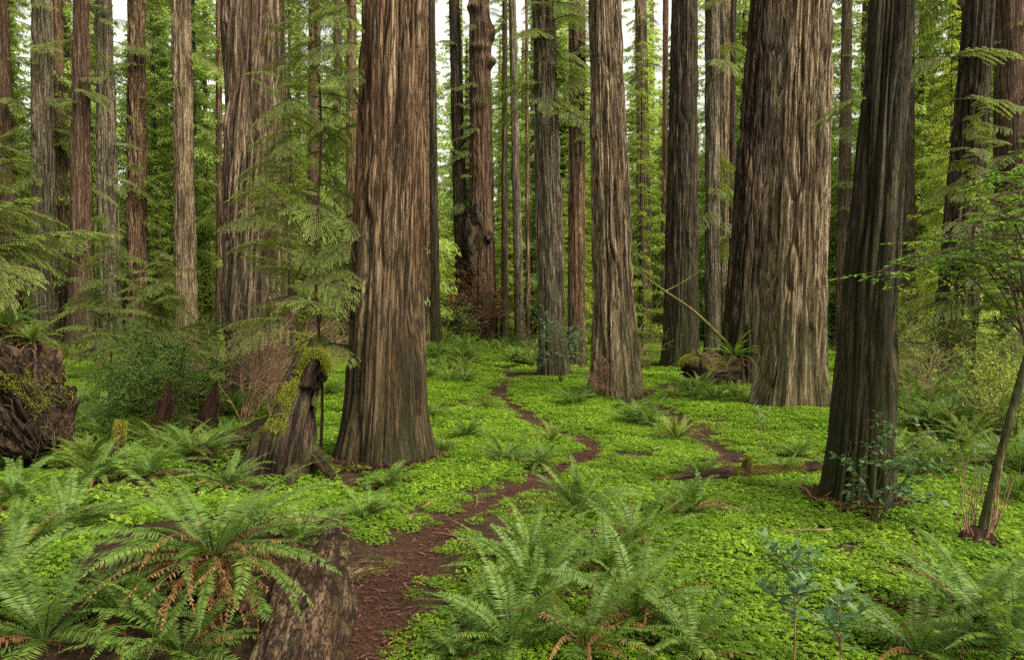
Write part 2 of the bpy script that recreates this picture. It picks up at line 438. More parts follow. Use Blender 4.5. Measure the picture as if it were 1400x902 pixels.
# ------------------------------------------------------------------ redwood trunks
TRUNKS = []   # (px x, depth, half px, world x, world y, radius) to keep other things clear
def trunk_mesh(name, R0, R1, zv, H, lean, mat, nth, dz, depth=.045, spacing=.11, flare=.35, twist=0.0, seed=1, ribs=.06, vs=.28, sway=0.0, flen=.8, bumps=()):
    zs = [-.5]
    while zs[-1] < zv * 1.04: zs.append(zs[-1] + dz)
    while zs[-1] < H: zs.append(zs[-1] + (H - zv) / 8)
    z = np.array(zs); th = np.arange(nth) * 2 * PI / nth
    TH, ZZ = np.meshgrid(th, z)
    zz = np.maximum(ZZ, 0)
    r = R0 + (R1 - R0) * zz / zv
    up = ZZ > zv
    r = np.where(up, R1 * np.maximum(.25, 1 - .6 * (ZZ - zv) / max(H - zv, .1)), r)
    u = TH - twist * ZZ
    cu, su = np.cos(u), np.sin(u)
    lob = vnoise(np.stack([cu * 2.2 + 9, su * 2.2, ZZ * .1], -1), seed + 3)
    r = r * (1 + flare * np.exp(-zz / flen) * (.35 + 1.3 * lob) + .12 * flare * np.exp(-zz / (flen * 4)))
    rib = fbm(np.stack([cu * 2.6, su * 2.6, ZZ * .12 + 5], -1), seed + 5, 2)
    r = r * (1 + ribs * 2 * (rib - .5))
    k = R0 / spacing
    wv = vnoise(np.stack([cu * k * .5, su * k * .5, ZZ * .75], -1), seed + 21) - .5
    def rid(kk, vs_, sd):
        n = vnoise(np.stack([cu * kk + wv * 1.5, su * kk + wv * 1.5, ZZ * vs_], -1), sd)
        return np.abs(2 * n - 1)
    f1 = np.clip(rid(k, vs, seed + 31) * 2.5, 0, 1) ** .65
    f2 = np.clip(rid(k * 2.3, vs * 2.2, seed + 37) * 1.7, 0, 1)
    pl = vnoise(np.stack([cu * k * 1.2, su * k * 1.2, ZZ * 1.3], -1), seed + 41)
    d = 1.35 * depth * (f1 - 1) + depth * .5 * (f2 - 1) + depth * .5 * (pl - .5)
    for bz, bt, ba, st_, sz_ in bumps:
        dth = np.angle(np.exp(1j * (TH - bt)))
        bn = fbm(np.stack([cu * 5, su * 5, ZZ * 1.6 + bt], -1), seed + 51, 3)
        r = r + ba * np.exp(-(dth / st_) ** 2 - ((ZZ - bz) / sz_) ** 2) * (.35 + 1.3 * bn)
    r = r + d
    sw = sway * np.sin(ZZ * .35 + seed)
    Xc = r * np.cos(TH) + lean[0] * ZZ + sw; Yc = r * np.sin(TH) + lean[1] * ZZ
    V = np.stack([Xc, Yc, ZZ], -1).reshape(-1, 3)
    K_ = len(z)
    i, j = np.meshgrid(np.arange(K_ - 1), np.arange(nth), indexing='ij')
    Q = np.stack([i * nth + j, i * nth + (j + 1) % nth, (i + 1) * nth + (j + 1) % nth, (i + 1) * nth + j], -1).reshape(-1, 4)
    b = MB(); b.add(V, Q, None, f1.ravel())
    bc = np.stack([cu * R0 + seed * 3.1, su * R0, ZZ], -1).reshape(-1, 3)
    return b.mesh(name, mat, True, {'bc': bc, 'hz': ZZ.ravel()})

def redwood(label, bx, by, wb, tx, wt, mat, cat='redwood tree', q=1, short=None, name='redwood_tree', base=None, clear=True, **kw):
    P = gp(bx, by) if base is None else base
    dep = P[1]
    top = at(tx, 0, dep)
    zv = top[2] - P[2]
    lean = ((top[0] - P[0]) / zv, kw.pop('leany', 0.0))
    R0, R1 = wb / 2 * dep / FPX, wt / 2 * dep / FPX
    H = max(zv * 1.25, 26)
    nth, dz = {3: (340, .055), 2: (200, .09), 1: (96, .22), 0: (36, .6)}[q]
    seed = int(bx * 7 + by)
    o = empty(name, P)
    tag(o, label, cat)
    me = trunk_mesh('trunk', R0, R1, zv, H, lean, M[mat], nth, dz, seed=seed, **kw)
    link('trunk', me, o)
    if clear: TRUNKS.append((bx, dep, wb / 2, P[0], P[1], R0 * 1.15))
    if short: landmark(bx, by, short)
    return o, P, lean, zv

T = {}
TR = {}
def R(key, *a, **k):
    o, P, lean, zv = redwood(*a, **k); T[key] = (o, P, lean, zv)
    TR[key] = o
R('main', 'massive foreground redwood with ridged red and grey bark and a dark damp foot', 527, 630, 104, 540, 92, 'bark_tan', q=3, short='the massive foreground redwood', depth=.085, spacing=.15, flare=.3, ribs=.06, flen=.8, twist=.012, vs=.24)
R('twist', 'fat redwood with spiralling furrowed bark behind the mossy curved stump', 348, 540, 84, 338, 76, 'bark_brown', q=2, short='the spiral barked redwood', depth=.2, spacing=.34, flare=.1, ribs=.2, twist=.085, vs=.16)
R('twist2', 'reddish trunk pressed close behind the spiral barked redwood', 382, 520, 34, 375, 28, 'bark_red', q=1, depth=.06)
R('pale', 'broad pale fluted redwood rising straight from the sorrel carpet', 1081, 557, 88, 1101, 75, 'bark_pale', q=3, short='the broad pale redwood', depth=.12, spacing=.21, flare=.22, ribs=.06, vs=.15, flen=1.2)
R('dark', 'dark leaning redwood with green stained bark standing alone in sorrel', 1170, 688, 82, 1217, 59, 'bark_dark', q=3, short='the dark leaning redwood', depth=.065, spacing=.13, flare=.24, ribs=.09)
R('centre', 'pale grey redwood with fine straight ridges and a flared foot by the trail', 843, 540, 58, 827, 45, 'bark_pale', q=3, short='the finely ridged redwood', depth=.11, spacing=.18, flare=.38, ribs=.07, vs=.15, flen=1.8)
R('grey', 'grey redwood with a pale shrub growing against its dark foot', 756, 514, 40, 742, 32, 'bark_grey', q=2, short='the grey trunk with shrub', depth=.09, spacing=.2, flare=.2, ribs=.08)
R('grey2', 'reddish brown trunk squeezed just behind the grey redwood with the shrub', 788, 500, 24, 789, 24, 'bark_tan', q=1)
R('slate', 'very dark upright redwood behind the mossy fallen log', 930, 503, 50, 936, 37, 'bark_dark', q=2, short='the upright dark redwood', depth=.08, spacing=.2, flare=.15)
R('slim', 'narrow dark straight trunk next to the upright dark redwood', 974, 488, 21, 974, 20, 'bark_grey', q=1, short='the narrow straight trunk')
R('lean', 'shaggy dark redwood leaning against the line of the broad pale redwood', 1012, 525, 60, 1046, 40, 'bark_shag', q=2, short='the shaggy leaning redwood', depth=.11, spacing=.16, flare=.1, vs=.7)
R('east', 'dark tapering redwood with mossy foot behind the vine maple leaves', 1300, 520, 56, 1340, 38, 'bark_dark', q=2, short='the dark tapering redwood', depth=.1, spacing=.2, flare=.2)
R('edge', 'reddish dark redwood half hidden by foliage at the edge of the grove', 1385, 490, 46, 1380, 38, 'bark_red', q=1)
R('burl', 'orange brown redwood with black burls and a brush heap at its foot', 661, 466, 38, 655, 28, 'bark_red', q=2, short='the burled orange redwood', depth=.1, spacing=.25, flare=.1, bumps=[(29.3, -1.2, .3, 1.2, .5), (28.0, -2.2, .4, .8, .4), (26, -.4, .5, .7, .9), (24.6, -1.6, .35, 1.1, .35), (23.5, -.5, .55, .7, .45), (19.8, -1.6, .3, .6, .4), (9.2, -.9, .4, .4, .5)])
R('fused', 'dark slender trunk joined by a burl to the orange brown redwood', 634, 466, 21, 621, 15, 'bark_dark', q=1, depth=.06)
R('pole', 'thin dark pole trunk standing close to the burled orange redwood', 690, 466, 10, 690, 7, 'bark_dark', q=0, depth=.02)
R('dpole', 'thin dark trunk close beside the massive foreground redwood', 596, 487, 14, 590, 9, 'bark_dark', q=1, short='the thin dark trunk', depth=.03)
R('dpole2', 'brown trunk half hidden between the massive redwood and a thin dark trunk', 586, 478, 16, 583, 12, 'bark_tan', q=1, depth=.04)
R('w1', 'reddish redwood cut by the picture edge above the torn root mass', 14, 474, 32, 0, 20, 'bark_red', q=1, short='the redwood above the roots')
R('w2', 'double stemmed grey brown redwood behind the torn root mass', 62, 474, 34, 57, 26, 'bark_grey', q=2, short='the double stemmed redwood', depth=.12, spacing=.3)
R('w2b', 'shaded brown trunk tight against the double stemmed grey redwood', 84, 470, 24, 78, 14, 'bark_tan', q=1)
R('w3', 'straight brown redwood with lichen flecks standing clear among ferns', 110, 481, 32, 111, 20, 'bark_red', q=2, short='the lichen flecked redwood', depth=.06, spacing=.16)
R('w4', 'grey redwood with pale streaks next to a dark deeply furrowed one', 151, 476, 31, 141, 22, 'bark_grey', q=2, short='the streaked grey redwood', depth=.1, spacing=.25)
R('w5', 'dark deeply furrowed redwood with a bright upper trunk in the western group', 187, 474, 30, 187, 23, 'bark_tan', q=2, short='the deeply furrowed redwood', depth=.14, spacing=.3)
R('w6', 'pale silvery redwood standing behind the huckleberry thicket', 256, 476, 30, 247, 25, 'bark_pale', q=2, short='the pale silvery redwood', depth=.09, spacing=.25)
R('w7', 'slim reddish trunk rising behind the hemlock sapling', 428, 488, 20, 430, 16, 'bark_red', q=1)
R('w8', 'slim brown trunk seen past the massive redwood\'s shaded side', 479, 480, 17, 481, 13, 'bark_tan', q=1)
R('m1', 'tall pale trunk far behind the finely ridged redwood', 883, 468, 20, 876, 16, 'bark_pale', q=1)
R('m2', 'thin brown trunk beside the upright dark redwood', 908, 470, 10, 910, 8, 'bark_tan', q=0)
R('m3', 'pale slim trunk behind the narrow straight trunk', 992, 472, 20, 990, 16, 'bark_pale', q=1)
R('m4', 'dark pole trunk between the narrow straight trunk and the shaggy one', 1000, 476, 10, 1003, 8, 'bark_dark', q=0)
R('m5', 'greenish grey trunk in the gap beyond the burled redwood', 711, 466, 14, 700, 10, 'bark_grey', q=1)
R('m6', 'thin twin trunk far back in the green gap by the grey redwood', 722, 466, 7, 720, 5, 'bark_tan', q=0)
R('m7', 'shaded far trunk behind the dark leaning redwood', 1242, 480, 18, 1244, 12, 'bark_far', q=1)
R('m8', 'reddish far trunk in the gap beside the broad pale redwood', 1152, 478, 20, 1158, 13, 'bark_far', q=1)
R('m9', 'far thin trunk between the pale silvery and spiral barked redwoods', 300, 470, 10, 299, 8, 'bark_tan', q=0)

for key, cnt in (('main', 1500), ('dark', 900), ('pale', 1400), ('centre', 1200), ('grey', 700)):
    o, P, lean, zv = T[key]; t_ = [q for q in TRUNKS if abs(q[3] - P[0]) < .01][0]
    a = rg.uniform(0, 2 * PI, cnt); rd = t_[5] * (1.05 + .25 * rg.random(cnt) ** 2 * 1.6)
    x, y = P[0] + np.cos(a) * rd, P[1] + np.sin(a) * rd
    z = h0(x, y) + .03 + rg.uniform(0, .1, cnt)
    d = nrm(np.stack([np.cos(a + rg.normal(0, 1, cnt)), np.sin(a + rg.normal(0, 1, cnt)), rg.normal(0, .3, cnt)], 1))
    sd = nrm(np.cross(d, rg.normal(0, .4, (cnt, 3)) + (0, 0, 1)))
    leaves(mbl, np.stack([x, y, z], 1), d, sd, rg.uniform(.05, .22, cnt), rg.uniform(.008, .03, cnt), 0, rg.uniform(0, 1, cnt) ** 2)
tag(mbl.build('needle_litter', M['litter']), 'reddish brown needles and bark scraps strewn on the trail and round trunk feet', 'litter', kind='stuff')
# burls on the burled pair
def lump(name, P, rx, ry, rz, mat, parent, seed, amp=.35):
    b = MB(); n, k = 24, 16
    th = np.arange(n) * 2 * PI / n; ph = np.linspace(-PI / 2, PI / 2, k)
    TH, PH = np.meshgrid(th, ph)
    D = np.stack([np.cos(PH) * np.cos(TH), np.cos(PH) * np.sin(TH), np.sin(PH)], -1)
    r = 1 + amp * 2 * (fbm(D * 3.4 + seed, seed, 4) - .5)
    V = D * r[..., None] * np.array([rx, ry, rz])
    i, j = np.meshgrid(np.arange(k - 1), np.arange(n), indexing='ij')
    b.add(V.reshape(-1, 3), np.stack([i * n + j, i * n + (j + 1) % n, (i + 1) * n + (j + 1) % n, (i + 1) * n + j], -1).reshape(-1, 4))
    o = b.build(name, mat, parent, True, {'bc': V.reshape(-1, 3) + seed, 'hz': np.full(n * k, 9.0)})
    o.location = tuple(float(c) for c in P)
    return o
o, P, lean, zv = T['burl']
for px, py, rx, rz in [(645, 330, .75, 2.4), (651, 298, .6, 1.5), (667, 326, .4, .6), (646, 368, .55, 1.5)]:
    q = at(px, py, P[1] - .3) - P
    lump('burl', q, rx, 1.0, rz, M['bark_dark'], o, int(px + py), .75)

# ------------------------------------------------------------------ sorrel carpet (uncountable ground cover)
def heart_leaf(b, c, hgt_, rot, tilt, s, rg_, v):
    for k in range(3):
        a = rot + k * 2 * PI / 3
        d = np.array([math.cos(a), math.sin(a), -.18 + tilt[0] * math.cos(a) + tilt[1] * math.sin(a)])
        sd = np.array([-math.sin(a), math.cos(a), -tilt[0] * math.sin(a) + tilt[1] * math.cos(a)])
        u = np.array([0, 0, 1.0]); o_ = c + np.array([0, 0, hgt_])
        dr = -.16
        V = np.array([o_, o_ + d * s * .55 - sd * s * .5 + u * s * dr * .6, o_ + d * s * 1.02 - sd * s * .36 + u * s * dr,
                      o_ + d * s * .84, o_ + d * s * 1.02 + sd * s * .36 + u * s * dr, o_ + d * s * .55 + sd * s * .5 + u * s * dr * .6])
        b.add(V, [(0, 1, 2, 3), (0, 3, 4, 5)], None, v)

helpers = bpy.data.collections.new('sorrel_patches')
for k in range(5):
    rg = np.random.default_rng(100 + k); b = MB()
    for q in range(120):
        rr = .34 * math.sqrt(rg.random()); aa = rg.uniform(0, 2 * PI)
        z = rg.uniform(.03, .11) * (1 - .3 * (rr / .34) ** 2)
        heart_leaf(b, np.array([rr * math.cos(aa), rr * math.sin(aa), 0]), z, rg.uniform(0, 2 * PI), rg.normal(0, .25, 2), rg.uniform(.018, .036), rg, rg.random())
    link('sorrel_patch', b.mesh('sorrel_patch', M['sorrel']), col=helpers)

def scatter(name, pts, rot, sc, coll, label, cat):
    me = bpy.data.meshes.new(name); me.vertices.add(len(pts)); me.vertices.foreach_set('co', np.asarray(pts, np.float32).ravel())
    a = me.attributes.new('rot', 'FLOAT_VECTOR', 'POINT'); a.data.foreach_set('vector', np.asarray(rot, np.float32).ravel())
    a = me.attributes.new('sc', 'FLOAT', 'POINT'); a.data.foreach_set('value', np.asarray(sc, np.float32))
    o = link(name, me)
    ng = bpy.data.node_groups.new(name, 'GeometryNodeTree')
    ng.interface.new_socket('Geometry', in_out='INPUT', socket_type='NodeSocketGeometry')
    ng.interface.new_socket('Geometry', in_out='OUTPUT', socket_type='NodeSocketGeometry')
    N, K = ng.nodes, ng.links
    gi, go = N.new('NodeGroupInput'), N.new('NodeGroupOutput')
    ip = N.new('GeometryNodeInstanceOnPoints'); ci = N.new('GeometryNodeCollectionInfo')
    ci.inputs['Collection'].default_value = coll; ci.inputs['Separate Children'].default_value = True; ci.inputs['Reset Children'].default_value = True
    ra = N.new('GeometryNodeInputNamedAttribute'); ra.data_type = 'FLOAT_VECTOR'; ra.inputs['Name'].default_value = 'rot'
    sa = N.new('GeometryNodeInputNamedAttribute'); sa.data_type = 'FLOAT'; sa.inputs['Name'].default_value = 'sc'
    ip.inputs['Pick Instance'].default_value = True
    K.new(gi.outputs[0], ip.inputs['Points']); K.new(ci.outputs[0], ip.inputs['Instance'])
    K.new(ra.outputs[0], ip.inputs['Rotation']); K.new(sa.outputs[0], ip.inputs['Scale']); K.new(ip.outputs[0], go.inputs[0])
    md = o.modifiers.new('scatter', 'NODES'); md.node_group = ng
    tag(o, label, cat, kind='stuff')
    return o

rg = np.random.default_rng(11)
pts, scl = [], []
def blockers(x, y):
    bad = np.zeros(len(x), bool)
    for t in TRUNKS: bad |= np.hypot(x - t[3], y - t[4]) < t[5] * 1.02
    return bad
for y0, y1, dens, s in [(4.2, 9, 25, .78), (9, 16, 20, .88), (16, 30, 13, 1.05), (30, 64, 5, 1.6)]:
    hw = y1 * .8 + 1
    n = int(2 * hw * (y1 - y0) * dens)
    x = rg.uniform(-hw, hw, n); y = rg.uniform(y0, y1, n)
    keep = np.abs(x) < y * .8 + 1.2
    x, y = x[keep], y[keep]
    pd = path_dist(x, y)
    edge = vnoise(np.stack([x * 2, y * 2, 0 * x], -1), 77)
    p = np.ones(len(x))
    p *= pd > .05 + .22 * (edge - .5) + (s - 1) * .1 * (y < 30)
    hz = h0(x, y)
    lm = (x < -1.0 - .05 * y) & (y < 13)
    p *= np.where(lm, .25 + .6 * sstep(.5, .65, vnoise(np.stack([x * .8, y * .8, 0 * x], -1), 12)), 1)
    lf = (x < -.22 * y) & (y >= 13)
    p *= np.where(lf, .6, 1) * np.where(y > 36, .45, 1)
    p *= np.where((np.abs(x + 1.66) < .36) & (y < 7.2), 0, 1)
    p *= np.where(((x + 2.4) / 1.15) ** 2 + ((y - 5.6) / 1.3) ** 2 < 1, .12, 1)
    holes = vnoise(np.stack([x * 1.3, y * 1.3, 0 * x + 3], -1), 31)
    keep = (rg.random(len(x)) < p) & ~blockers(x, y)
    x, y = x[keep], y[keep]
    z = hgt(x, y) if y0 < 31 else h0(x, y)
    pts.append(np.stack([x, y, z], 1))
    pk = pd[keep]
    scl.append((.5 + .5 * sstep(.1, .9, pk)) * s * rg.uniform(.75, 1.25, len(x)) * (.8 + .5 * vnoise(np.stack([x * .6, y * .6, 0 * x], -1), 5)))
pts = np.concatenate(pts); scl = np.concatenate(scl)
rot = np.stack([rg.normal(0, .08, len(pts)), rg.normal(0, .08, len(pts)), rg.uniform(0, 2 * PI, len(pts))], 1)
scatter('sorrel_carpet', pts, rot, scl, helpers, 'bright green clover leaved sorrel carpeting the forest floor', 'ground cover')

# ------------------------------------------------------------------ sword ferns
def frond(b, L, el0, curl, rg, npin=38, W=.1, pw=.021, bend=0.0, roll=0.0, dead=False):
    """one frond rising from the origin along +X"""
    n = npin + 6
    P, d = curve((0, 0, 0), 0, el0, el0 - curl, L, n, bend, rg.uniform(.8, 1.6))
    P = P + np.cumsum(rg.normal(0, .0022, P.shape), 0)
    S0 = np.stack([-d[:, 1], d[:, 0], 0 * d[:, 0]], 1); S0 = nrm(S0); N0 = np.cross(d, S0)
    rl = roll * np.linspace(.2, 1, n)[:, None]
    S = S0 * np.cos(rl) + N0 * np.sin(rl); Nn = np.cross(d, S)
    t = np.linspace(0, 1, n)
    tube(b, P[::3] if n % 3 == 1 else np.concatenate([P[::3], P[-1:]]), np.interp(np.linspace(0, 1, len(P[::3]) + (0 if n % 3 == 1 else 1)), [0, 1], [.006, .0015]), 4, .1 if not dead else .6)
    st = .13; tipcut = 1.1 if rg.random() < .85 else rg.uniform(.6, .95)
    use = t > st
    w = W * sstep(st - .04, .3, t) ** .7 * (1 - np.clip((t - .35) / .65, 0, 1) ** 1.7) + .006
    for sg in (-1, 1):
        k = np.where(use & (t < tipcut))[0]; k = k[rg.random(len(k)) > (.08 if not dead else .25)]
        a = rg.normal(.22, .1, len(k)) + t[k] * .35
        dr = rg.normal(.12, .07, len(k)) if not dead else rg.normal(.5, .4, len(k))
        D = nrm(sg * S[k] * np.cos(a)[:, None] + d[k] * np.sin(a)[:, None] - Nn[k] * dr[:, None])
        bl = nrm(d[k] * np.cos(a)[:, None] - sg * S[k] * np.sin(a)[:, None] + Nn[k] * rg.normal(.15, .2, len(k))[:, None])
        wl = w[k] * rg.uniform(.88, 1.1, len(k)) * (1 if not dead else .7)
        vv = np.clip(.35 + .3 * rg.random(len(k)) + .25 * t[k], 0, 1)
        leaves(b, P[k] + d[k] * (.004 * sg), D, bl, wl, pw * (.7 + .5 * wl / W), .1 if not dead else .5, vv, .12)

def fern_parts(rg, L, nf, ndead=6, wide=1.0, e0=.35, e1=1.25):
    """lists of frond meshes data: (mesh builder, azimuth)"""
    out = []
    for k in range(nf):
        el = rg.uniform(e0, e1); ln = L * rg.uniform(.75, 1.08)
        b = MB(); frond(b, ln, el, rg.uniform(.75, 1.45), rg, int(46 * min(1.25, ln) + 8), .08 * wide * rg.uniform(.85, 1.15) * (.6 + .4 * L), .0122 * (.6 + .4 * L), rg.normal(0, .35), rg.normal(0, .35))
        out.append((b, k * 2.39996 + rg.normal(0, .25)))
    return out

def rotz(b, a):
    c, s = math.cos(a), math.sin(a)
    for i in range(len(b.V)):
        V = b.V[i].copy(); b.V[i] = np.stack([c * V[:, 0] - s * V[:, 1], s * V[:, 0] + c * V[:, 1], V[:, 2]], 1)
    return b

def merge(bs):
    m = MB()
    for b in bs:
        off = m.n
        for V, v in zip(b.V, b.v): m.V.append(V); m.v.append(v)
        for Q in b.Q: m.Q.append(Q + off)
        for Q in b.T: m.T.append(Q + off)
        m.n += b.n
    return m

def dead_skirt(rg, L, n):
    bs = []
    for k in range(n):
        b = MB(); frond(b, L * rg.uniform(.5, .9), rg.uniform(-.6, .7), rg.uniform(.6, 2.0), rg, 24, .055, .016, rg.normal(0, .6), rg.normal(0, .6), True)
        bs.append(rotz(b, rg.uniform(0, 2 * PI)))
    return merge(bs)

FERN_VAR = []
for k in range(6):
    rg = np.random.default_rng(300 + k)
    fr = merge([rotz(b, a) for b, a in fern_parts(rg, 1.0, 30, e0=.6, e1=1.35)]).mesh('fronds', M['fern'] if k < 4 else M['fern_far'])
    dd = dead_skirt(rg, .9, 6).mesh('dead_fronds', M['fern_dead'])
    FERN_VAR.append((fr, dd))

def fern(P, L, near=False, seed=0, what=None, nf=27, nd=9, lift=0.04, e0=.35, e1=1.25, dryp=.03):
    rg = np.random.default_rng(seed)
    P = np.array(P, float); P[2] += lift
    what = what or ('arching green sword fern')
    if near:
        o = empty('sword_fern', P, rg.uniform(0, 6.28))
        for b, a in fern_parts(rg, L, nf, e0=e0, e1=e1):
            dry = rg.random() < dryp
            if dry:
                b = MB(); frond(b, L * rg.uniform(.6, .95), rg.uniform(.5, 1.3), rg.uniform(1.2, 2.2), rg, 30, .05, .013, rg.normal(0, .4), rg.normal(0, .6), True)
            f = b.build('dead_frond' if dry else 'frond', M['fern_dead' if dry else 'fern'], o); f.rotation_euler = (0, 0, a)
        dead_skirt(rg, L * .9, nd).build('dead_fronds', M['fern_dead'], o)
    else:
        o = empty('sword_fern', P, rg.uniform(0, 6.28), L)
        fr, dd = FERN_VAR[seed % 6]
        link('fronds', fr, o); link('dead_fronds', dd, o)
    tag(o, what if len(what.split()) > 7 else placed_label(what, P), 'fern', 'sword ferns on the forest floor')
    return o

# landmarks on the floor
landmark(810, 615, 'the bend in the trail'); landmark(600, 745, 'the widest stretch of trail'); landmark(1000, 628, 'the side trail bend')
landmark(400, 600, 'the mossy curved stump'); landmark(213, 580, 'the mossy broken snag'); landmark(285, 570, 'the red rotten snag')
landmark(40, 560, 'the torn root mass'); landmark(430, 780, 'the weathered foreground log'); landmark(960, 520, 'the mossy fallen log')
landmark(1075, 830, 'the waxy seedling'); landmark(1335, 740, 'the vine maple foot'); landmark(1050, 655, 'the low mossy log')
landmark(320, 470, 'the huckleberry thicket'); landmark(640, 445, 'the brown brush heap')

# ---- hero log, stump, snags, root mass, logs
def rough_tube(P, r, n, amp, seed, flat_=1.0, kx=3.0, kz=.6, cap=True, rid=.5):
    P = np.asarray(P, float); K_ = len(P); r = np.broadcast_to(np.asarray(r, float), (K_,))
    T_, S, B = frames(P); a = np.arange(n) * 2 * PI / n
    s = np.concatenate([[0], np.cumsum(np.linalg.norm(np.diff(P, axis=0), axis=1))])
    A, SS = np.meshgrid(a, s)
    q = np.stack([np.cos(A) * kx + seed, np.sin(A) * kx, SS * kz], -1)
    d = (1 - rid) * 2 * (fbm(q, seed, 4) - .5) + rid * (np.abs(2 * fbm(q * 1.7, seed + 9, 2) - 1) * 2 - .6)
    rr = r[:, None] * (1 + amp * d)
    V = P[:, None] + rr[..., None] * (np.cos(A)[..., None] * S[:, None] + flat_ * np.sin(A)[..., None] * B[:, None])
    i, j = np.meshgrid(np.arange(K_ - 1), np.arange(n), indexing='ij')
    Q = np.stack([i * n + j, i * n + (j + 1) % n, (i + 1) * n + (j + 1) % n, (i + 1) * n + j], -1).reshape(-1, 4)
    b = MB(); Vf = V.reshape(-1, 3); Tt = None
    if cap:
        Vf = np.concatenate([Vf, P[:1], P[-1:]]); c0, c1 = K_ * n, K_ * n + 1
        Tt = [(c0, (k + 1) % n, k) for k in range(n)] + [(c1, (K_ - 1) * n + k, (K_ - 1) * n + (k + 1) % n) for k in range(n)]
    b.add(Vf, Q, Tt)
    Nn = nrm(np.cos(A)[..., None] * S[:, None] + np.sin(A)[..., None] * B[:, None])
    rm = float(np.mean(r)) + .05
    bc = np.stack([np.cos(A) * rm + seed * 1.7, np.sin(A) * rm, SS], -1).reshape(-1, 3)
    if cap: bc = np.concatenate([bc, [[seed * 1.7, 0, s[0]], [seed * 1.7, 0, s[-1]]]])
    b.extra = {'bc': bc, 'hz': np.full(len(bc), 30.0)}
    return b, V, Nn

def moss_tufts(V, Nn, mask, n, size, rg, dense=1):
    n = int(n * 7); size = size * .72
    idx = np.where(mask.ravel())[0]
    if len(idx) == 0: idx = np.array([0])
    V, Nn = V.reshape(-1, 3), Nn.reshape(-1, 3)
    k = rg.choice(idx, n)
    jit = rg.normal(0, size * 1.2, (n, 3)); jit -= Nn[k] * np.sum(jit * Nn[k], 1, keepdims=True)
    d = nrm(Nn[k] * .8 + rg.normal(0, .6, (n, 3)) + np.array([0, 0, -.2]))
    s = nrm(np.cross(d, rg.normal(0, 1, (n, 3))))
    b = MB(); leaves(b, V[k] + jit - Nn[k] * .01, d, s, rg.uniform(.5, 1.5, n) * size, size * rg.uniform(.2, .45, n), .3, np.clip(.25 + .5 * fbm(V[k] * 4, 3, 2) + .35 * (rg.random(n) - .3), 0, 1))
    return b

rg = np.random.default_rng(21)
def spline(pts, n):
    pts = np.asarray(pts, float); t = np.arange(len(pts)); tt = np.linspace(0, len(pts) - 1, n)
    Q = np.stack([np.interp(tt, t, pts[:, k]) for k in range(3)], 1)
    for _ in range(max(1, n // len(pts))):
        Q[1:-1] = (Q[:-2] + 2 * Q[1:-1] + Q[2:]) / 4
    return Q

# foreground log
lp = spline([(-1.2, 3.6, .1), (-1.52, 5.2, .16), (-1.78, 6.6, .2), (-2.15, 8.4, .16)], 90)
o = empty('fallen_log', (-1.6, 6, 0)); tag(o, 'weathered reddish log with deep cracks lying along the trail under a big fern', 'log')
def rel(b, o):
    off = np.array(o.location)
    for i in range(len(b.V)): b.V[i] = (b.V[i] - off).astype(np.float32)
    return b
b, V, Nn = rough_tube(lp, np.interp(np.linspace(0, 1, 90), [0, .5, .8, .95, 1], [.3, .33, .35, .3, .2]), 120, .32, 5, 1.0, 2.0, .5, True, .45)
rel(b, o).build('log_body', M['log_brown'], o, True)
mk = (Nn[..., 2] > .3) & (fbm(V * 1.7, 4, 3) > .6)
rel(moss_tufts(V, Nn, mk, 1500, .014, rg), o).build('moss', M['moss'], o)
sp_ = spline([(-1.75, 6.35, .18), (-1.45, 6.75, .22), (-1.2, 7.0, .16), (-.95, 7.25, .06)], 30)
b, V, Nn = rough_tube(sp_, np.linspace(.26, .05, 30), 36, .3, 8, .8)
rel(b, o).build('spur', M['log_brown'], o, True)
mk = (Nn[..., 2] > .1) & (fbm(V * 4, 14, 3) > .45)
rel(moss_tufts(V, Nn, mk, 2600, .014, rg), o).build('moss', M['moss'], o)

# curved mossy stump
sb = gp(392, 648)
o = empty('mossy_stump', sb); tag(o, 'hollow curved stump hung with yellow moss beside the massive foreground redwood', 'stump')
Yd = sb[1]
C = [at(385, 668, Yd + .1), at(392, 615, Yd), at(400, 570, Yd + .05), at(407, 535, Yd + .12), at(417, 508, Yd + .15), at(431, 490, Yd + .1)]
sc_ = spline(C, 70)
b, V, Nn = rough_tube(sc_, np.interp(np.linspace(0, 1, 70), [0, .15, .4, .6, .8, 1], [.7, .58, .44, .4, .35, .31]), 80, .42, 12, .75, 2.4, .7, False)
# hollow the right-hand upper face
hol = np.exp(-((V[..., 0] - at(425, 530, Yd)[0]) / .14) ** 2 - ((V[..., 2] - at(425, 530, Yd)[2]) / .42) ** 2) * (V[..., 1] < Yd)
V2 = V.copy(); V2[..., 1] += hol * .4
ja = np.linspace(0, 2 * PI, 80, endpoint=False); jg = fbm(np.stack([np.cos(ja) * 2.4, np.sin(ja) * 2.4, 0 * ja + 4], -1), 9, 3)
V2[..., 2] += (sstep(.72, 1, np.linspace(0, 1, 70))[:, None] * ((jg - .5) * .9 + .12 * np.cos(ja))[None])
b.V[0][:len(V2.reshape(-1, 3))] = V2.reshape(-1, 3)
rel(b, o).build('stump_wood', M['stump_wood'], o, True)
lf = V2[..., 0] - sc_[:, None, 0]
mk = ((lf < .05) & (V2[..., 2] > sb[2] + .75) & (fbm(V2 * 3, 3, 3) > .42)) | ((V2[..., 2] > sb[2] + 1.75) & (fbm(V2 * 5, 3, 2) > .45))
rel(moss_tufts(V2, Nn, mk, 5200, .032, rg), o).build('moss', M['moss'], o)
hk = spline([at(414, 525, Yd + .05), at(422, 500, Yd + .02), at(434, 485, Yd - .02), at(445, 492, Yd - .06), at(448, 506, Yd - .08)], 30)
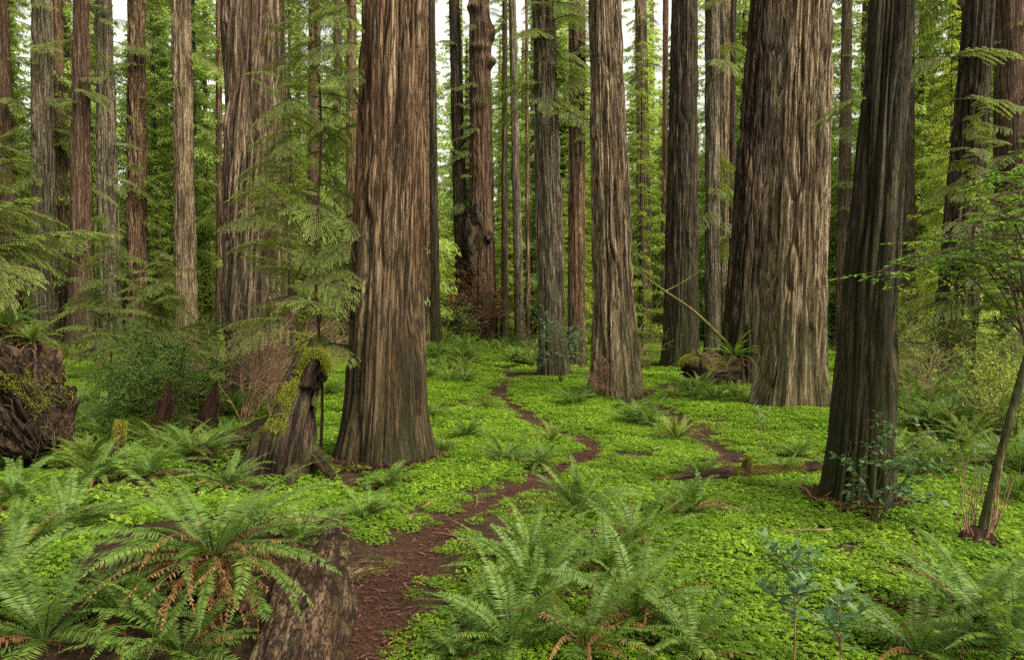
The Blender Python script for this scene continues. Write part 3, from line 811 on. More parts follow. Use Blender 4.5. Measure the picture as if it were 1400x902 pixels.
b, V, Nn = rough_tube(hk, np.interp(np.linspace(0, 1, 30), [0, .5, 1], [.19, .14, .03]), 28, .4, 3)
rel(b, o).build('hooked_rim', M['stump_wood'], o, True)
rel(moss_tufts(V, Nn, Nn[..., 2] > .0, 2000, .03, rg), o).build('moss', M['moss'], o)
rt = spline([at(345, 600, Yd), at(330, 622, Yd - .3), at(318, 655, Yd - .6)], 24)
for pts_, r0_, sd in (([at(425, 615, Yd), at(440, 634, Yd - .15), at(456, 650, Yd - .3)], .13, 4), ([at(372, 592, Yd), at(347, 628, Yd - .4), at(325, 664, Yd - .8)], .22, 6), ([at(398, 634, Yd - .2), at(400, 652, Yd - .55), at(396, 668, Yd - .9)], .16, 9)):
    b, V, Nn = rough_tube(spline(pts_, 24), np.linspace(r0_, r0_ * .5, 24), 28, .35, sd)
    rel(b, o).build('root', M['stump_wood'], o, True)
    rel(moss_tufts(V, Nn, (Nn[..., 2] > .3) & (fbm(V * 3, sd, 2) > .52), 350, .02, rg), o).build('moss', M['moss'], o)

# broken snags
def snag(label, bx, by, pts, r0, seed, mossy):
    sb = gp(bx, by); o = empty('broken_snag', sb); tag(o, label, 'snag')
    C = spline([at(x, y, sb[1]) for x, y in pts], 44)
    b, V, Nn = rough_tube(C, np.interp(np.linspace(0, 1, 44), [0, .3, .7, 1], [r0 * 1.3, r0, r0 * .6, r0 * .12]), 40, .5, seed, .8, 2.6, .9)
    rel(b, o).build('snag_wood', M['rot_red'], o, True)
    C2 = spline([C[8] + (.12, 0, 0), C[22] + (.2, -.03, 0), C[30] + (.24, 0, 0)], 20)
    b, V2, N2 = rough_tube(C2, np.linspace(r0 * .45, r0 * .08, 20), 20, .5, seed + 3)
    rel(b, o).build('splinter', M['rot_red'], o, True)
    if mossy: rel(moss_tufts(V, Nn, (Nn[..., 0] < .4) & (fbm(V * 3, seed, 2) > .4), 1800, .02, rg), o).build('moss', M['moss'], o)
    return o
snag('slanting broken snag with green moss down one side', 205, 612, [(200, 625), (212, 590), (222, 560), (228, 535), (231, 515)], .22, 31, True)
snag('rust red rotten snag crumbling into chips', 280, 605, [(275, 622), (280, 590), (286, 565), (292, 545), (297, 520)], .27, 41, False)
# small mossy knob
kb = gp(162, 640); o = empty('tree_stub', kb); tag(o, 'small round knob of wood capped in bright moss among ferns', 'stump')
b, V, Nn = rough_tube(spline([kb + (0, 0, -.1), kb + (0, 0, .3), kb + (.02, 0, .55), kb + (.05, 0, .68)], 20), np.linspace(.12, .09, 20), 24, .3, 3)
rel(b, o).build('knob_wood', M['rot_red'], o, True); rel(moss_tufts(V, Nn, V[..., 2] > kb[2] + .3, 1500, .022, rg), o).build('moss', M['moss'], o)
# red log lying behind the snags
def log(label, p0, p1, r0, r1, seed, mat, mossn, n=60, name='fallen_log', sag=0.0, thr=.5, ms=.025, up=.2, amp=.3):
    p0, p1 = np.asarray(p0, float), np.asarray(p1, float)
    o = empty(name, (p0 + p1) / 2); tag(o, label, 'log')
    t = np.linspace(0, 1, n)[:, None]; C = p0 + (p1 - p0) * t; C[:, 2] += sag * np.sin(t[:, 0] * 7 + seed)
    b, V, Nn = rough_tube(C, np.linspace(r0, r1, n), 56, amp, seed, 1, 2.4, .6)
    rel(b, o).build('log_body', M[mat], o, True)
    if mossn: rel(moss_tufts(V, Nn, (Nn[..., 2] > up) & (fbm(V * 1.8, seed, 3) > thr), mossn, ms, rg), o).build('moss', M['moss'], o)
    return o, V, Nn
a_ = gp(270, 640); c_ = gp(372, 612)
log('decayed red log leaning up to the curved stump', a_ + (0, 0, .1), c_ + (0, .2, .42), .2, .26, 51, 'rot_red', 900)
# low mossy log on the sorrel and its knob
a_ = gp(895, 664); c_ = gp(1118, 648)
o, V, Nn = log('low narrow mossy log lying in the sorrel before the dark leaning redwood', a_ + (0, 0, .06), c_ + (0, 0, .1), .09, .14, 61, 'rot_red', 4200, 90, sag=.02, thr=.42)
kb = gp(1022, 655); C = spline([kb + (0, 0, .02), kb + (-.02, 0, .2), kb + (.02, 0, .3), kb + (.0, 0, .34)], 16)
b, V, Nn = rough_tube(C, np.linspace(.1, .05, 16), 20, .3, 6); rel(b, o).build('branch_stub', M['rot_red'], o, True)
rel(moss_tufts(V, Nn, V[..., 2] > kb[2] + .1, 700, .02, rg), o).build('moss', M['moss'], o)
# mossy fallen log behind, with its dark hollow end
a_ = gp(948, 532); c_ = at(1060, 505, a_[1] + 3.5)
o, V, Nn = log('thick fallen log with dark broken end and moss along its top', a_ + (0, 0, .62), c_ + (0, 0, .1), .56, .66, 71, 'root_soil', 5200, 70, thr=.36, ms=.04, amp=.62)
LOGTOP = (a_ * .58 + c_ * .42) + (0, 0, 1.02)
b, V, Nn = rough_tube(spline([a_ + (-.1, -.1, .9), a_ + (-.35, -.25, .95), a_ + (-.55, -.3, .85)], 16), np.linspace(.35, .1, 16), 24, .4, 6)
rel(b, o).build('broken_shell', M['root_soil'], o, True)
rel(moss_tufts(V, Nn, Nn[..., 2] > .1, 1200, .04, rg), o).build('moss', M['moss'], o)
# leaning moss-yellow pole
p1 = at(1003, 478, LOGTOP[1]); p0 = at(868, 368, LOGTOP[1] - 1.2)
o = empty('leaning_branch', p1); tag(o, 'thin dead branch with yellow moss leaning out from the thick fallen log', 'branch')
b = MB(); C = spline([p0, at(900, 392, LOGTOP[1] - .9), at(950, 425, LOGTOP[1] - .4), p1], 24); tube(b, C, np.linspace(.018, .07, 24), 8)
rel(b, o).build('branch_wood', M['twig_moss'], o, True)
b = MB(); tube(b, spline([C[9], at(930, 388, LOGTOP[1] - .7), at(955, 372, LOGTOP[1] - .7)], 10), np.linspace(.03, .012, 10), 6); rel(b, o).build('side_twig', M['twig_moss'], o, True)

# torn root mass at the western edge
rb = gp(5, 655); o = empty('root_mass', rb)
tag(o, 'torn up root mass of dark soil with moss along its crest', 'root mass')
Yr = rb[1] + .8
C = spline([at(-120, 640, Yr), at(-60, 560, Yr), at(0, 525, Yr + .2), at(30, 560, Yr + .1), at(62, 620, Yr)], 60)
b, V, Nn = rough_tube(C, np.interp(np.linspace(0, 1, 60), [0, .4, .6, .8, 1], [.75, .95, .85, .68, .4]), 160, .7, 81, 1.0, 6.5, 2.4)
rel(b, o).build('soil_mass', M['root_soil'], o, True)
rel(moss_tufts(V, Nn, (Nn[..., 2] > .45) & (fbm(V * 1.6, 5, 2) > .42), 3600, .045, rg), o).build('moss', M['moss'], o)
kr = 0
while kr < 70:
    ii, jj = rg.integers(8, 58), rg.integers(0, 90); p = V[ii, jj]; n_ = Nn[ii, jj]
    if n_[1] > .35: continue
    kr += 1
    q = [p - n_ * .1, p + n_ * .2 + rg.normal(0, .12, 3), p + n_ * .3 + rg.normal(0, .15, 3) + (0, 0, -.2), p + n_ * .28 + rg.normal(0, .22, 3) + (0, 0, -.5)]
    b = MB(); tube(b, spline(q, 10), np.linspace(rg.choice([.004, .006, .009, .02]), .003, 10), 5); rel(b, o).build('root', M['twig_dark'], o, True)

# ------------------------------------------------------------------ place the ferns
n_ = 500
def F(px, py, L, near=False, **k):
    global n_; n_ += 1
    return fern(gp(px, py), L, near, n_, **k)
hero = fern(at(292, 782, 5.75), 1.36, True, 4242, 'large spreading sword fern with long glossy fronds on the weathered log', 50, 80, .1, .0, 1.1)
NEAR = [(90, 735, 1.1), (25, 770, 1.0), (60, 885, 1.05), (175, 860, .8), (410, 745, .6), (130, 660, .95), (205, 655, .85), (310, 668, .8), (20, 690, .9), (-15, 850, 1.0), (250, 905, .8),
        (735, 835, 1.0), (790, 705, .9), (865, 750, .9), (722, 775, .8), (868, 855, 1.0), (800, 895, 1.0), (700, 900, .9), (945, 900, .8), (945, 705, .8), (830, 790, .85),
        (690, 632, .75), (530, 668, .65), (500, 712, .5), (445, 730, .5), (1330, 868, 1.15), (1385, 905, 1.05), (1255, 905, .8), (1255, 655, .9), (620, 905, .35)]
for x, y, L in NEAR: F(x, y, L * 1.05, True, dryp=.24 if (740 < x < 960 or x > 1300) else .03, e0=.45 if x > 500 else .3, e1=1.35 if x > 500 else 1.2)
MID = [(640, 600, .6), (755, 607, .55), (665, 562, .6), (785, 556, .9), (808, 548, .6), (870, 580, .85), (890, 585, .8), (925, 603, .7), (615, 524, .9), (590, 572, .6), (605, 620, .4), (975, 552, .9), (945, 548, .7), (1005, 545, .7), (920, 545, .5),
       (1090, 625, .5), (1070, 650, .4), (1225, 560, .9), (1270, 548, 1.0), (1260, 590, .8), (1320, 610, .9), (1370, 640, .8), (1390, 690, .8), (960, 655, .5), (740, 640, .5), (1215, 640, .8), (1290, 560, 1.0), (1350, 560, 1.0), (1240, 575, 1.3), (1300, 600, 1.3), (1360, 600, 1.2), (1290, 650, 1.0), (1235, 530, 1.3), (1395, 650, 1.1)]
for x, y, L in MID: F(x, y, L * 1.2)
rr = random.Random(3)
def field(n, x0, x1, y0, y1, s0, s1):
    for _ in range(n):
        x, y = rr.uniform(x0, x1), rr.uniform(y0, y1); P = gp(x, y)
        if any(math.hypot(P[0] - t[3], P[1] - t[4]) < t[5] + .25 for t in TRUNKS) or path_dist(P[0], P[1]) < .25: continue
        F(x, y, rr.uniform(s0, s1))
field(34, 60, 330, 500, 640, .7, 1.05)
field(12, 330, 460, 500, 580, .7, 1.0)
field(30, 590, 745, 470, 502, 1.2, 1.9)
field(10, 590, 640, 495, 530, .7, 1.0)
field(16, 1215, 1400, 525, 600, .8, 1.2)
field(12, 870, 1000, 500, 545, .8, 1.1)
field(20, 60, 460, 478, 510, 1.1, 1.7)
field(12, 1130, 1300, 490, 530, 1.0, 1.4)
print('ferns', n_ - 500)
for x, y, L in ((12, 452, .7), (45, 470, .6), (-20, 440, .8)):
    n_ += 1; fern(at(x, y, Yr), L, False, n_, placed_label('small fern growing on the crest of the torn root mass', at(x, y, Yr)))
field(22, 70, 330, 520, 640, .8, 1.1)
# fern sitting on the mossy fallen log
fern(LOGTOP + (.0, -.5, -.22), 1.6, True, 77, 'pale sword fern with brown skirt perched on the thick fallen log', 30, 26)

for k, (x, y) in enumerate([(620, 742), (560, 720), (655, 690), (590, 700), (1010, 705), (900, 620), (1105, 740), (1250, 780), (980, 590), (720, 600), (640, 560), (1060, 600)]):
    P = gp(x, y); a = rr.uniform(0, 6.28); L = rr.uniform(.25, .8); lay = .05 if k in (0, 2) else .12
    o = empty('fallen_twig', P + (0, 0, lay)); tag(o, placed_label('thin brown fallen twig lying', P), 'twig', 'fallen twigs on the forest floor')
    Q, d = curve((-math.cos(a) * L / 2, -math.sin(a) * L / 2, 0), a, .05, -.05, L, 8, rr.uniform(-.5, .5))
    b = MB(); tube(b, Q, np.linspace(.011, .004, 8), 5); Q2, d2 = curve(Q[4], a + .7, .15, .1, L * .3, 4); tube(b, Q2, np.linspace(.005, .002, 4), 4)
    b.build('twig_wood', M['twig_red'], o)
# ------------------------------------------------------------------ hemlock saplings with drooping sprays (shared branch meshes)
def spray_branch(seed, L=2.0, twl=.06, tww=.014, gap=.065):
    rg = np.random.default_rng(seed); lb, wb = MB(), MB()
    P, d = curve((0, 0, 0), 0, .28, -.55, L, 22, rg.normal(0, .25))
    tube(wb, P, np.linspace(.016, .003, 22), 5)
    s = np.linspace(0, 1, 22)
    BX, DX, SX, LX, VX = [], [], [], [], []
    def twigs(Q, dq, side, vv):
        K_ = len(Q)
        for sg in (-1, 1):
            a = rg.normal(.75, .12, K_)
            D = nrm(dq * np.cos(a)[:, None] + sg * side * np.sin(a)[:, None] + np.array([0, 0, -.15]) + rg.normal(0, .08, (K_, 3)))
            BX.append(Q); DX.append(D); SX.append(nrm(np.cross(D, np.array([0, 0, 1.0]) + rg.normal(0, .25, (K_, 3))))); LX.append(twl * rg.uniform(.6, 1.3, K_)); VX.append(np.clip(vv + rg.normal(0, .12, K_), 0, 1))
    t = .1
    while t < .98:
        p = np.array([np.interp(t, s, P[:, k]) for k in range(3)]); dd = nrm(np.array([np.interp(t, s, d[:, k]) for k in range(3)]))
        for sg in (-1, 1):
            if rg.random() < .12: continue
            ls = L * .42 * (1 - t) ** .75 * rg.uniform(.65, 1.1) + .06
            az = math.atan2(dd[1], dd[0]) + sg * rg.uniform(.75, 1.1)
            n = max(4, int(ls / .032))
            Q, dq = curve(p, az, math.asin(dd[2]) * .6 + rg.normal(0, .08), math.asin(dd[2]) * .6 - .55, ls, n, -sg * .3)
            if ls > .22: tube(wb, Q[::max(1, n // 5)], .0035, 3)
            side = nrm(np.stack([-dq[:, 1], dq[:, 0], 0 * dq[:, 0]], 1))
            twigs(Q[1:], dq[1:], side[1:], .35 + .4 * np.linspace(0, 1, n)[1:])
        t += gap / L * rg.uniform(.7, 1.4)
    BX, DX, SX, LX, VX = (np.concatenate(a) for a in (BX, DX, SX, LX, VX))
    leaves(lb, BX, DX, SX, LX, tww * (LX / twl) ** .5, .25, VX)
    return lb, wb
SPR = {}
for key, mat in (('hemlock', 'hemlock'), ('hemlock_dark', 'hemlock_dark')):
    SPR[key] = []
    for k in range(4):
        lb, wb = spray_branch(60 + k)
        m = merge([wb, lb]); nw = sum(len(q) for q in wb.Q)
        me = m.mesh('branch', M['twig_dark']); me.materials.append(M[mat])
        idx = np.ones(len(me.polygons), np.int32); idx[:nw] = 0
        # quads of the wood come first, then quads of the leaves, then triangles (leaf tips)
        me.polygons.foreach_set('material_index', idx)
        SPR[key].append(me)

def add_branches(o, specs, key, rr, name='branch'):
    for (loc, az, tilt, sc) in specs:
        k = link(name, SPR[key][rr.randrange(4)], o)
        k.location = tuple(float(c) for c in loc); k.rotation_euler = (rr.uniform(-.45, .45), -tilt, az); k.scale = (sc,) * 3

def sapling(label, P, H, r, Lb, nb, key, seed, z0=.6, azc=None, azs=PI, lean=(0, 0), short=None, name='hemlock_sapling'):
    rr = random.Random(seed); o = empty(name, P); tag(o, label, 'sapling')
    C = np.array([[lean[0] * z, lean[1] * z, z] for z in np.linspace(-.2, H, 30)]); C[:, 0] += .05 * np.sin(C[:, 2] * 1.3); C[:, 1] += .05 * np.cos(C[:, 2])
    b = MB(); tube(b, C, np.linspace(r, .012, 30), 8); b.build('trunk', M['twig_dark'], o, True)
    sp_l = []
    for k in range(nb):
        z = z0 + (H - z0) * (k + rr.random()) / nb
        az = rr.uniform(0, 2 * PI) if azc is None else azc + rr.uniform(-azs, azs)
        f = 1 - .75 * max(0, (z - z0) / (H - z0)) ** 1.5
        sp_l.append(((lean[0] * z, lean[1] * z, z), az, rr.gauss(0, .3), Lb / 2 * f * rr.choice([.45, .7, .85, 1, 1.2]) * rr.uniform(.8, 1.15)))
    add_branches(o, sp_l, key, rr)
    return o
P = gp(437, 622)
sapling('bright green hemlock sapling with drooping sprays crossing the massive redwood', P, 13, .032, 1.9, 80, 'hemlock', 1, z0=2.0)
P = gp(-75, 640)
sapling('dark hemlock reaching in from outside above the torn root mass', P, 7.4, .07, 2.3, 40, 'hemlock', 2, z0=3.4, azc=.1, azs=1.0)
P = gp(40, 478)
sapling('small bluish hemlock crouched behind the torn root mass', gp(42, 500), 3.6, .05, 1.5, 60, 'hemlock_dark', 3, z0=.2)
P = gp(330, 556)
sapling('tall thin hemlock half covering the spiral barked redwood', gp(400, 572), 11, .06, 2.2, 95, 'hemlock', 4, z0=2.2)
sapling('slender hemlock between the pale silvery redwood and the snags', gp(222, 540), 4.6, .05, 2.4, 90, 'hemlock', 5, z0=.8)
sapling('wide low hemlock spreading behind the ferns under the streaked grey redwood', gp(150, 515), 6.0, .04, 2.4, 60, 'hemlock', 15, z0=.8)
sapling('thin airy hemlock in front of the dark tapering redwood', gp(1328, 556), 8.0, .06, 2.2, 90, 'hemlock', 6, z0=1.2)
# sprays growing from the redwood trunks
def on_trunk(key, items, mat, seed):
    o, P, lean, zv = T[key]; rr = random.Random(seed); L = []
    for px, py, az, sc in items:
        q = at(px, py, P[1]); L.append((q - P, az, rr.uniform(-.5, -.05), sc))
    add_branches(o, L, mat, rr)
rr = random.Random(8)
on_trunk('grey', [(745 + rr.uniform(-14, 14), rr.uniform(-20, 150), rr.choice([-.3, .2, -1.2, -1.9, 3.3]) + rr.uniform(-.4, .4), rr.uniform(.9, 1.7)) for _ in range(26)], 'hemlock', 1)
on_trunk('grey2', [(789 + rr.uniform(-10, 10), rr.uniform(-20, 230), rr.uniform(-2.6, -.3), rr.uniform(1.0, 1.8)) for _ in range(26)], 'hemlock', 2)
on_trunk('dark', [(1192, 130, PI - .1, .5), (1190, 136, PI + .35, .45), (1194, 128, PI - .5, .35)], 'hemlock', 3)
on_trunk('burl', [(655 + rr.uniform(-12, 12), rr.uniform(0, 260), rr.uniform(-2.8, -.3), rr.uniform(.7, 1.4)) for _ in range(14)], 'hemlock_dark', 4)
on_trunk('fused', [(625, rr.uniform(0, 330), rr.uniform(-3, 0), rr.uniform(.7, 1.4)) for _ in range(14)], 'hemlock_dark', 5)
for key, n in (('w2', 30), ('w4', 26), ('w5', 30), ('w3', 12), ('w6', 14), ('w1', 24), ('w2b', 14), ('slim', 16), ('m3', 16), ('m1', 16), ('east', 16), ('edge', 30), ('m7', 20), ('m8', 20), ('w7', 16), ('w8', 14)):
    o, P, lean, zv = T[key]; bx, _ = proj(P)
    on_trunk(key, [(bx, rr.uniform(-30, 380), rr.uniform(0, 2 * PI), rr.uniform(.9, 2.0)) for _ in range(n)], 'hemlock', n)
on_trunk('main', [(487, 10, 3.6, .7), (490, 60, -2.2, .7), (492, 35, -1.9, .6), (485, 95, -1.3, .5), (484, 110, -1.8, .6), (480, 300, -1.4, .5), (479, 330, -1.9, .55), (478, 395, -1.7, .45), (486, 150, -2.3, .6)], 'hemlock', 7)

# ------------------------------------------------------------------ distant conifers
def crown_mesh(name, H, z0, nb, Lmax, lL, lW, per, mat, seed, taper=1.4, droop=.5):
    rg = np.random.default_rng(seed); b = MB(); wb = MB()
    z = z0 + (H - z0) * np.sort(rg.random(nb)) ** .95
    fr = (z - z0) / (H - z0)
    L = (Lmax * (1 - fr ** taper) + .35) * rg.uniform(.45, 1.15, nb)
    az = rg.uniform(0, 2 * PI, nb)
    el = rg.normal(.12, .2, nb)
    bi = np.repeat(np.arange(nb), np.maximum(4, (per * L / Lmax).astype(int)))
    n = len(bi); t = rg.random(n) ** .75
    a = az[bi]; rad = np.stack([np.cos(a), np.sin(a), 0 * a], 1); tan = np.stack([-np.sin(a), np.cos(a), 0 * a], 1)
    off = rg.normal(0, .16, n) * L[bi] * (1.05 - t) 
    dist = t * L[bi]
    zz = z[bi] + dist * np.sin(el[bi]) - droop * .5 * t ** 2 * L[bi] - np.abs(off) * .35 + rg.normal(0, .04, n) * L[bi]
    base = rad * dist[:, None] + tan * off[:, None]; base[:, 2] = zz
    D = nrm(rad * rg.uniform(.3, 1, n)[:, None] + tan * (np.sign(off) * rg.uniform(.2, 1, n))[:, None] + np.array([0, 0, -1]) * rg.uniform(.1, .8, n)[:, None])
    S = nrm(np.cross(D, np.array([0, 0, 1.0]) + rg.normal(0, .5, (n, 3))))
    leaves(b, base, D, S, lL * rg.uniform(.6, 1.4, n), lW * rg.uniform(.7, 1.3, n), .2, np.clip(.3 + .45 * t * rg.random(n) + .25 * rg.random(nb)[bi], 0, 1))
    for k in range(0, nb, 2):
        Q = np.array([(math.cos(az[k]) * t_ * L[k], math.sin(az[k]) * t_ * L[k], z[k] + t_ * L[k] * math.sin(el[k]) - droop * .5 * t_ ** 2 * L[k]) for t_ in (0, .4, .8)])
        tube(wb, Q, np.array([.02, .013, .006]) * Lmax / 2, 3)
    m = merge([wb, b]); nw = sum(len(q) for q in wb.Q)
    me = m.mesh(name, M['twig_dark']); me.materials.append(mat)
    idx = np.ones(len(me.polygons), np.int32); idx[:nw] = 0; me.polygons.foreach_set('material_index', idx)
    return me
FARV = []
for k in range(6):
    H = (46, 38, 52, 34, 44, 30)[k]
    cm = crown_mesh('crown', H, (2, 4, 7, 1, 10, 1)[k], 260, (4.3, 3.8, 4.6, 3.8, 4.0, 3.5)[k], .27, .08, 215, M['crown_far'], 900 + k)
    tr = trunk_mesh('trunk', (.5, .35, .75, .3, .6, .25)[k], (.22, .12, .35, .08, .3, .06)[k], H * .9, H * .98, (random.uniform(-.01, .01), 0), M['bark_far'], 20, 1.2, depth=.02, spacing=.2, flare=.2, seed=k)
    FARV.append((tr, cm))
LOWV = []
for k in range(6):
    H = (13, 9, 17, 7, 11, 20)[k]
    cm = crown_mesh('crown', H, .5, 140, (2.2, 1.9, 2.2, 1.8, 2.4, 2.2)[k], .15, .05, 170, M['crown_low'], 950 + k, 1.2, .6)
    tr = trunk_mesh('trunk', .09 + .004 * H, .02, H * .9, H * .97, (0, 0), M['bark_dark'], 10, .8, depth=.004, spacing=.1, flare=.1, seed=k)
    LOWV.append((tr, cm))

rr = random.Random(44)
def tree_copy(var, P, s, name, label, cat, group):
    o = empty(name, P, rr.uniform(0, 6.28), s); tr, cm = var
    link('trunk', tr, o); link('crown', cm, o)
    o['label'] = label; o['category'] = cat; o['group'] = group
    return o
adj = ['pale green', 'dense', 'thin', 'shaggy', 'slender', 'broad', 'open crowned', 'hazy']
# sky gaps of the photograph: fewer trees along these bearings
GAPS = [(168, 14), (605, 20), (675, 12), (862, 8), (1276, 6)]
n = 0; tries = 0
while n < 275 and tries < 9000:
    tries += 1
    d = 46 + 130 * rr.random() ** .9; px = rr.uniform(-140, 1540)
    x = (px - 700) / FPX * d
    if any(abs(px - g) < w * .7 + 1200 / d for g, w in GAPS) and rr.random() < .4: continue
    if any(math.hypot(x - t[3], d - t[4]) < t[5] + 2 for t in TRUNKS): continue
    if any(d < t[1] + 2 and abs(px - t[0]) < t[2] + 2000 / d for t in TRUNKS): continue
    P = np.array([x, d, float(h0(x, d)) - .1]); k = rr.randrange(6)
    py = 120 + 250 * rr.random()
    tree_copy(FARV[k], P, rr.uniform(.8, 1.2), 'conifer_tree', placed_label(rr.choice(adj) + ' distant conifer', P), 'conifer', 'conifers massed in the far forest')
    n += 1
n = 0; tries = 0
while n < 200 and tries < 9000:
    tries += 1
    d = 20 + 70 * rr.random() ** .8; px = rr.uniform(-80, 1480); x = (px - 700) / FPX * d
    k = rr.randrange(6)
    if d < 40 and (420 < px < 1130): continue
    if any(abs(px - g) < w for g, w in GAPS) and k in (2, 5): continue
    if any(d < t[1] + 1.5 and abs(px - t[0]) < t[2] + 1500 / d for t in TRUNKS): continue
    if any(math.hypot(x - t[3], d - t[4]) < t[5] + .8 for t in TRUNKS): continue
    P = np.array([x, d, float(h0(x, d)) - .05])
    tree_copy(LOWV[k], P, rr.uniform(.7, 1.15), 'understory_hemlock', placed_label(rr.choice(['young', 'drooping', 'feathery', 'light green', 'bushy']) + ' understory hemlock', P), 'hemlock', 'young hemlocks in the understory')
    n += 1
for px, d in ((20, 70), (95, 62), (130, 75), (215, 66), (285, 70), (400, 60), (465, 66), (545, 80), (770, 80), (870, 75), (1010, 70), (1120, 62), (1150, 75), (1180, 58), (1215, 72), (1255, 66), (1310, 60), (1355, 72), (1240, 90), (1295, 95)):
    x = (px - 700) / FPX * d; P = np.array([x, d, float(h0(x, d)) - .1])
    tree_copy(FARV[rr.choice([0, 1, 3, 5])], P, rr.uniform(.95, 1.2), 'conifer_tree', placed_label(rr.choice(adj) + ' distant conifer', P), 'conifer', 'conifers massed in the far forest')
# bright slim conifer in the gap beside the finely ridged redwood
P = np.array([(876 - 700) / FPX * 44, 44, 0.0]); tree_copy(LOWV[5], P, .95, 'understory_hemlock', 'bright lime slim conifer rising in the gap beside the finely ridged redwood', 'hemlock', 'young hemlocks in the understory')

# ------------------------------------------------------------------ shrubs
def shrub(name, label, P, H, spread, nstem, leaf, leafW, ndens, mat, twmat, seed, cat='shrub', lean=(0, 0), depth=3, r0=.012, flatl=.3, droop=.3, leafmax=None):
    rg = np.random.default_rng(seed); o = empty(name, P); tag(o, label, cat)
    wb = MB(); B_, D_, = [], []
    def grow(p, az, el, L, r, lev):
        n = 7
        Q, d = curve(p, az, el, el - rg.uniform(-.2, .6), L, n, rg.normal(0, .5))
        Q[1:] += rg.normal(0, L * .025, (n - 1, 3))
        tube(wb, Q, np.linspace(r, r * .5, n), 4 if lev else 5, rg.random())
        if lev >= 1 or depth == 1:
            m = max(1, int(L * ndens)); t = rg.uniform(.15, 1, m)
            B_.append(np.stack([np.interp(t, np.linspace(0, 1, n), Q[:, k]) for k in range(3)], 1))
            a = az + rg.choice([-1, 1], m) * rg.uniform(.3, 1.4, m)
            D_.append(np.stack([np.cos(a), np.sin(a), rg.normal(.05, flatl, m)], 1))
        if lev < depth - 1:
            for _ in range(rg.integers(3, 6)):
                k = rg.integers(2, n)
                grow(Q[k], az + rg.normal(0, .9), el * .5 + rg.normal(.1, .4), L * rg.uniform(.4, .7), r * .55, lev + 1)
    for s in range(nstem):
        a = rg.uniform(0, 2 * PI)
        tilt = rg.uniform(.05, .9) * spread / max(H, .1)
        az = math.atan2(math.sin(a) * tilt + lean[1], math.cos(a) * tilt + lean[0])
        el = PI / 2 - min(1.3, math.hypot(math.sin(a) * tilt + lean[1], math.cos(a) * tilt + lean[0]))
        grow(rg.normal(0, .05, 3) * (1, 1, 0), az, el, H * rg.uniform(.6, 1.05), r0, 0)
    wb.build('stem', M[twmat], o)
    if mat and ndens:
        B = np.concatenate(B_); D = nrm(np.concatenate(D_)); m = len(B)
        S = nrm(np.cross(D, np.array([0, 0, 1.0]) + rg.normal(0, .35, (m, 3))))
        b = MB(); leaves(b, B, D, S, leaf * rg.uniform(.6, 1.3, m), leafW * rg.uniform(.8, 1.2, m), droop, rg.random(m), .12)
        b.build('foliage', M[mat], o)
    return o
P = gp(300, 585)
shrub('huckleberry_bush', 'leafy green huckleberry growing from the red rotten snag', gp(268, 590), 2.0, 1.7, 10, .05, .027, 120, 'huckle', 'twig_dark', 1, lean=(-.3, 0), depth=4)
shrub('huckleberry_bush', 'green huckleberry bush leaning towards the pale silvery redwood', gp(235, 575), 1.9, 1.9, 9, .05, .027, 120, 'huckle', 'twig_dark', 2, lean=(-.2, 0), depth=4)
shrub('twiggy_bush', 'tangle of bare reddish twigs above the mossy curved stump', gp(335, 580), 2.9, 2.2, 14, .03, .012, 7, 'huckle', 'twig_red', 3, lean=(.15, 0), depth=4, r0=.016)
shrub('twiggy_bush', 'second bare reddish tangle reaching over the hooked stump top', gp(372, 570), 2.8, 1.7, 11, .03, .012, 10, 'huckle', 'twig_red', 4, lean=(.1, 0), depth=4, r0=.014)
shrub('brush_heap', 'dense brown brush heap at the foot of the burled orange redwood', gp(650, 468), 4.2, 3.5, 46, .13, .05, 14, 'fern_dead', 'twig_dark', 5, depth=3, r0=.04)
shrub('brush_heap', 'low grey green brush beside the brown brush heap', gp(612, 472), 2.6, 2.6, 30, .14, .06, 20, 'hemlock_dark', 'twig_dark', 6, depth=3, r0=.035)
shrub('waxy_shrub', 'pale waxy shrub climbing the dark foot of the grey trunk', gp(768, 525), 2.3, 1.0, 9, .11, .05, 17, 'tanoak', 'twig_dark', 7, depth=3, r0=.015)
shrub('bare_bush', 'small bare pinkish bush at the foot of the finely ridged redwood', gp(822, 545), 1.1, .8, 12, .04, .02, 3, 'fern_dead', 'twig_red', 8, depth=4, r0=.012)
shrub('waxy_shrub', 'leafy dark green shrub crossing the foot of the dark leaning redwood', gp(1203, 718), 1.0, .5, 6, .08, .044, 22, 'shrub_dark', 'twig_dark', 9, depth=3, lean=(-.12, 0), r0=.012)
rr = random.Random(12)
for k, (x, y, H) in enumerate([(1270, 575, 1.8), (1340, 590, 1.9), (1390, 610, 1.8), (1240, 530, 2.2), (1330, 535, 2.4), (1385, 560, 2.2), (880, 505, 2.0), (1215, 505, 2.2), (60, 520, 1.8), (140, 510, 1.6), (225, 505, 1.8), (300, 505, 1.7), (450, 500, 1.8), (1180, 510, 2.0), (600, 478, 1.6), (720, 476, 1.6)]):
    P = gp(x, y)
    shrub('wild_shrub', placed_label(['sparse twiggy wild shrub', 'airy leafy wild shrub', 'light green wild shrub'][k % 3], P), P, H, H * .8, 9, .06, .03, (12, 26, 34)[k % 3], ['huckle', 'broadleaf', 'crown_low'][k % 3], ['twig_red', 'twig_dark', 'twig_dark'][k % 3], 60 + k, depth=3)

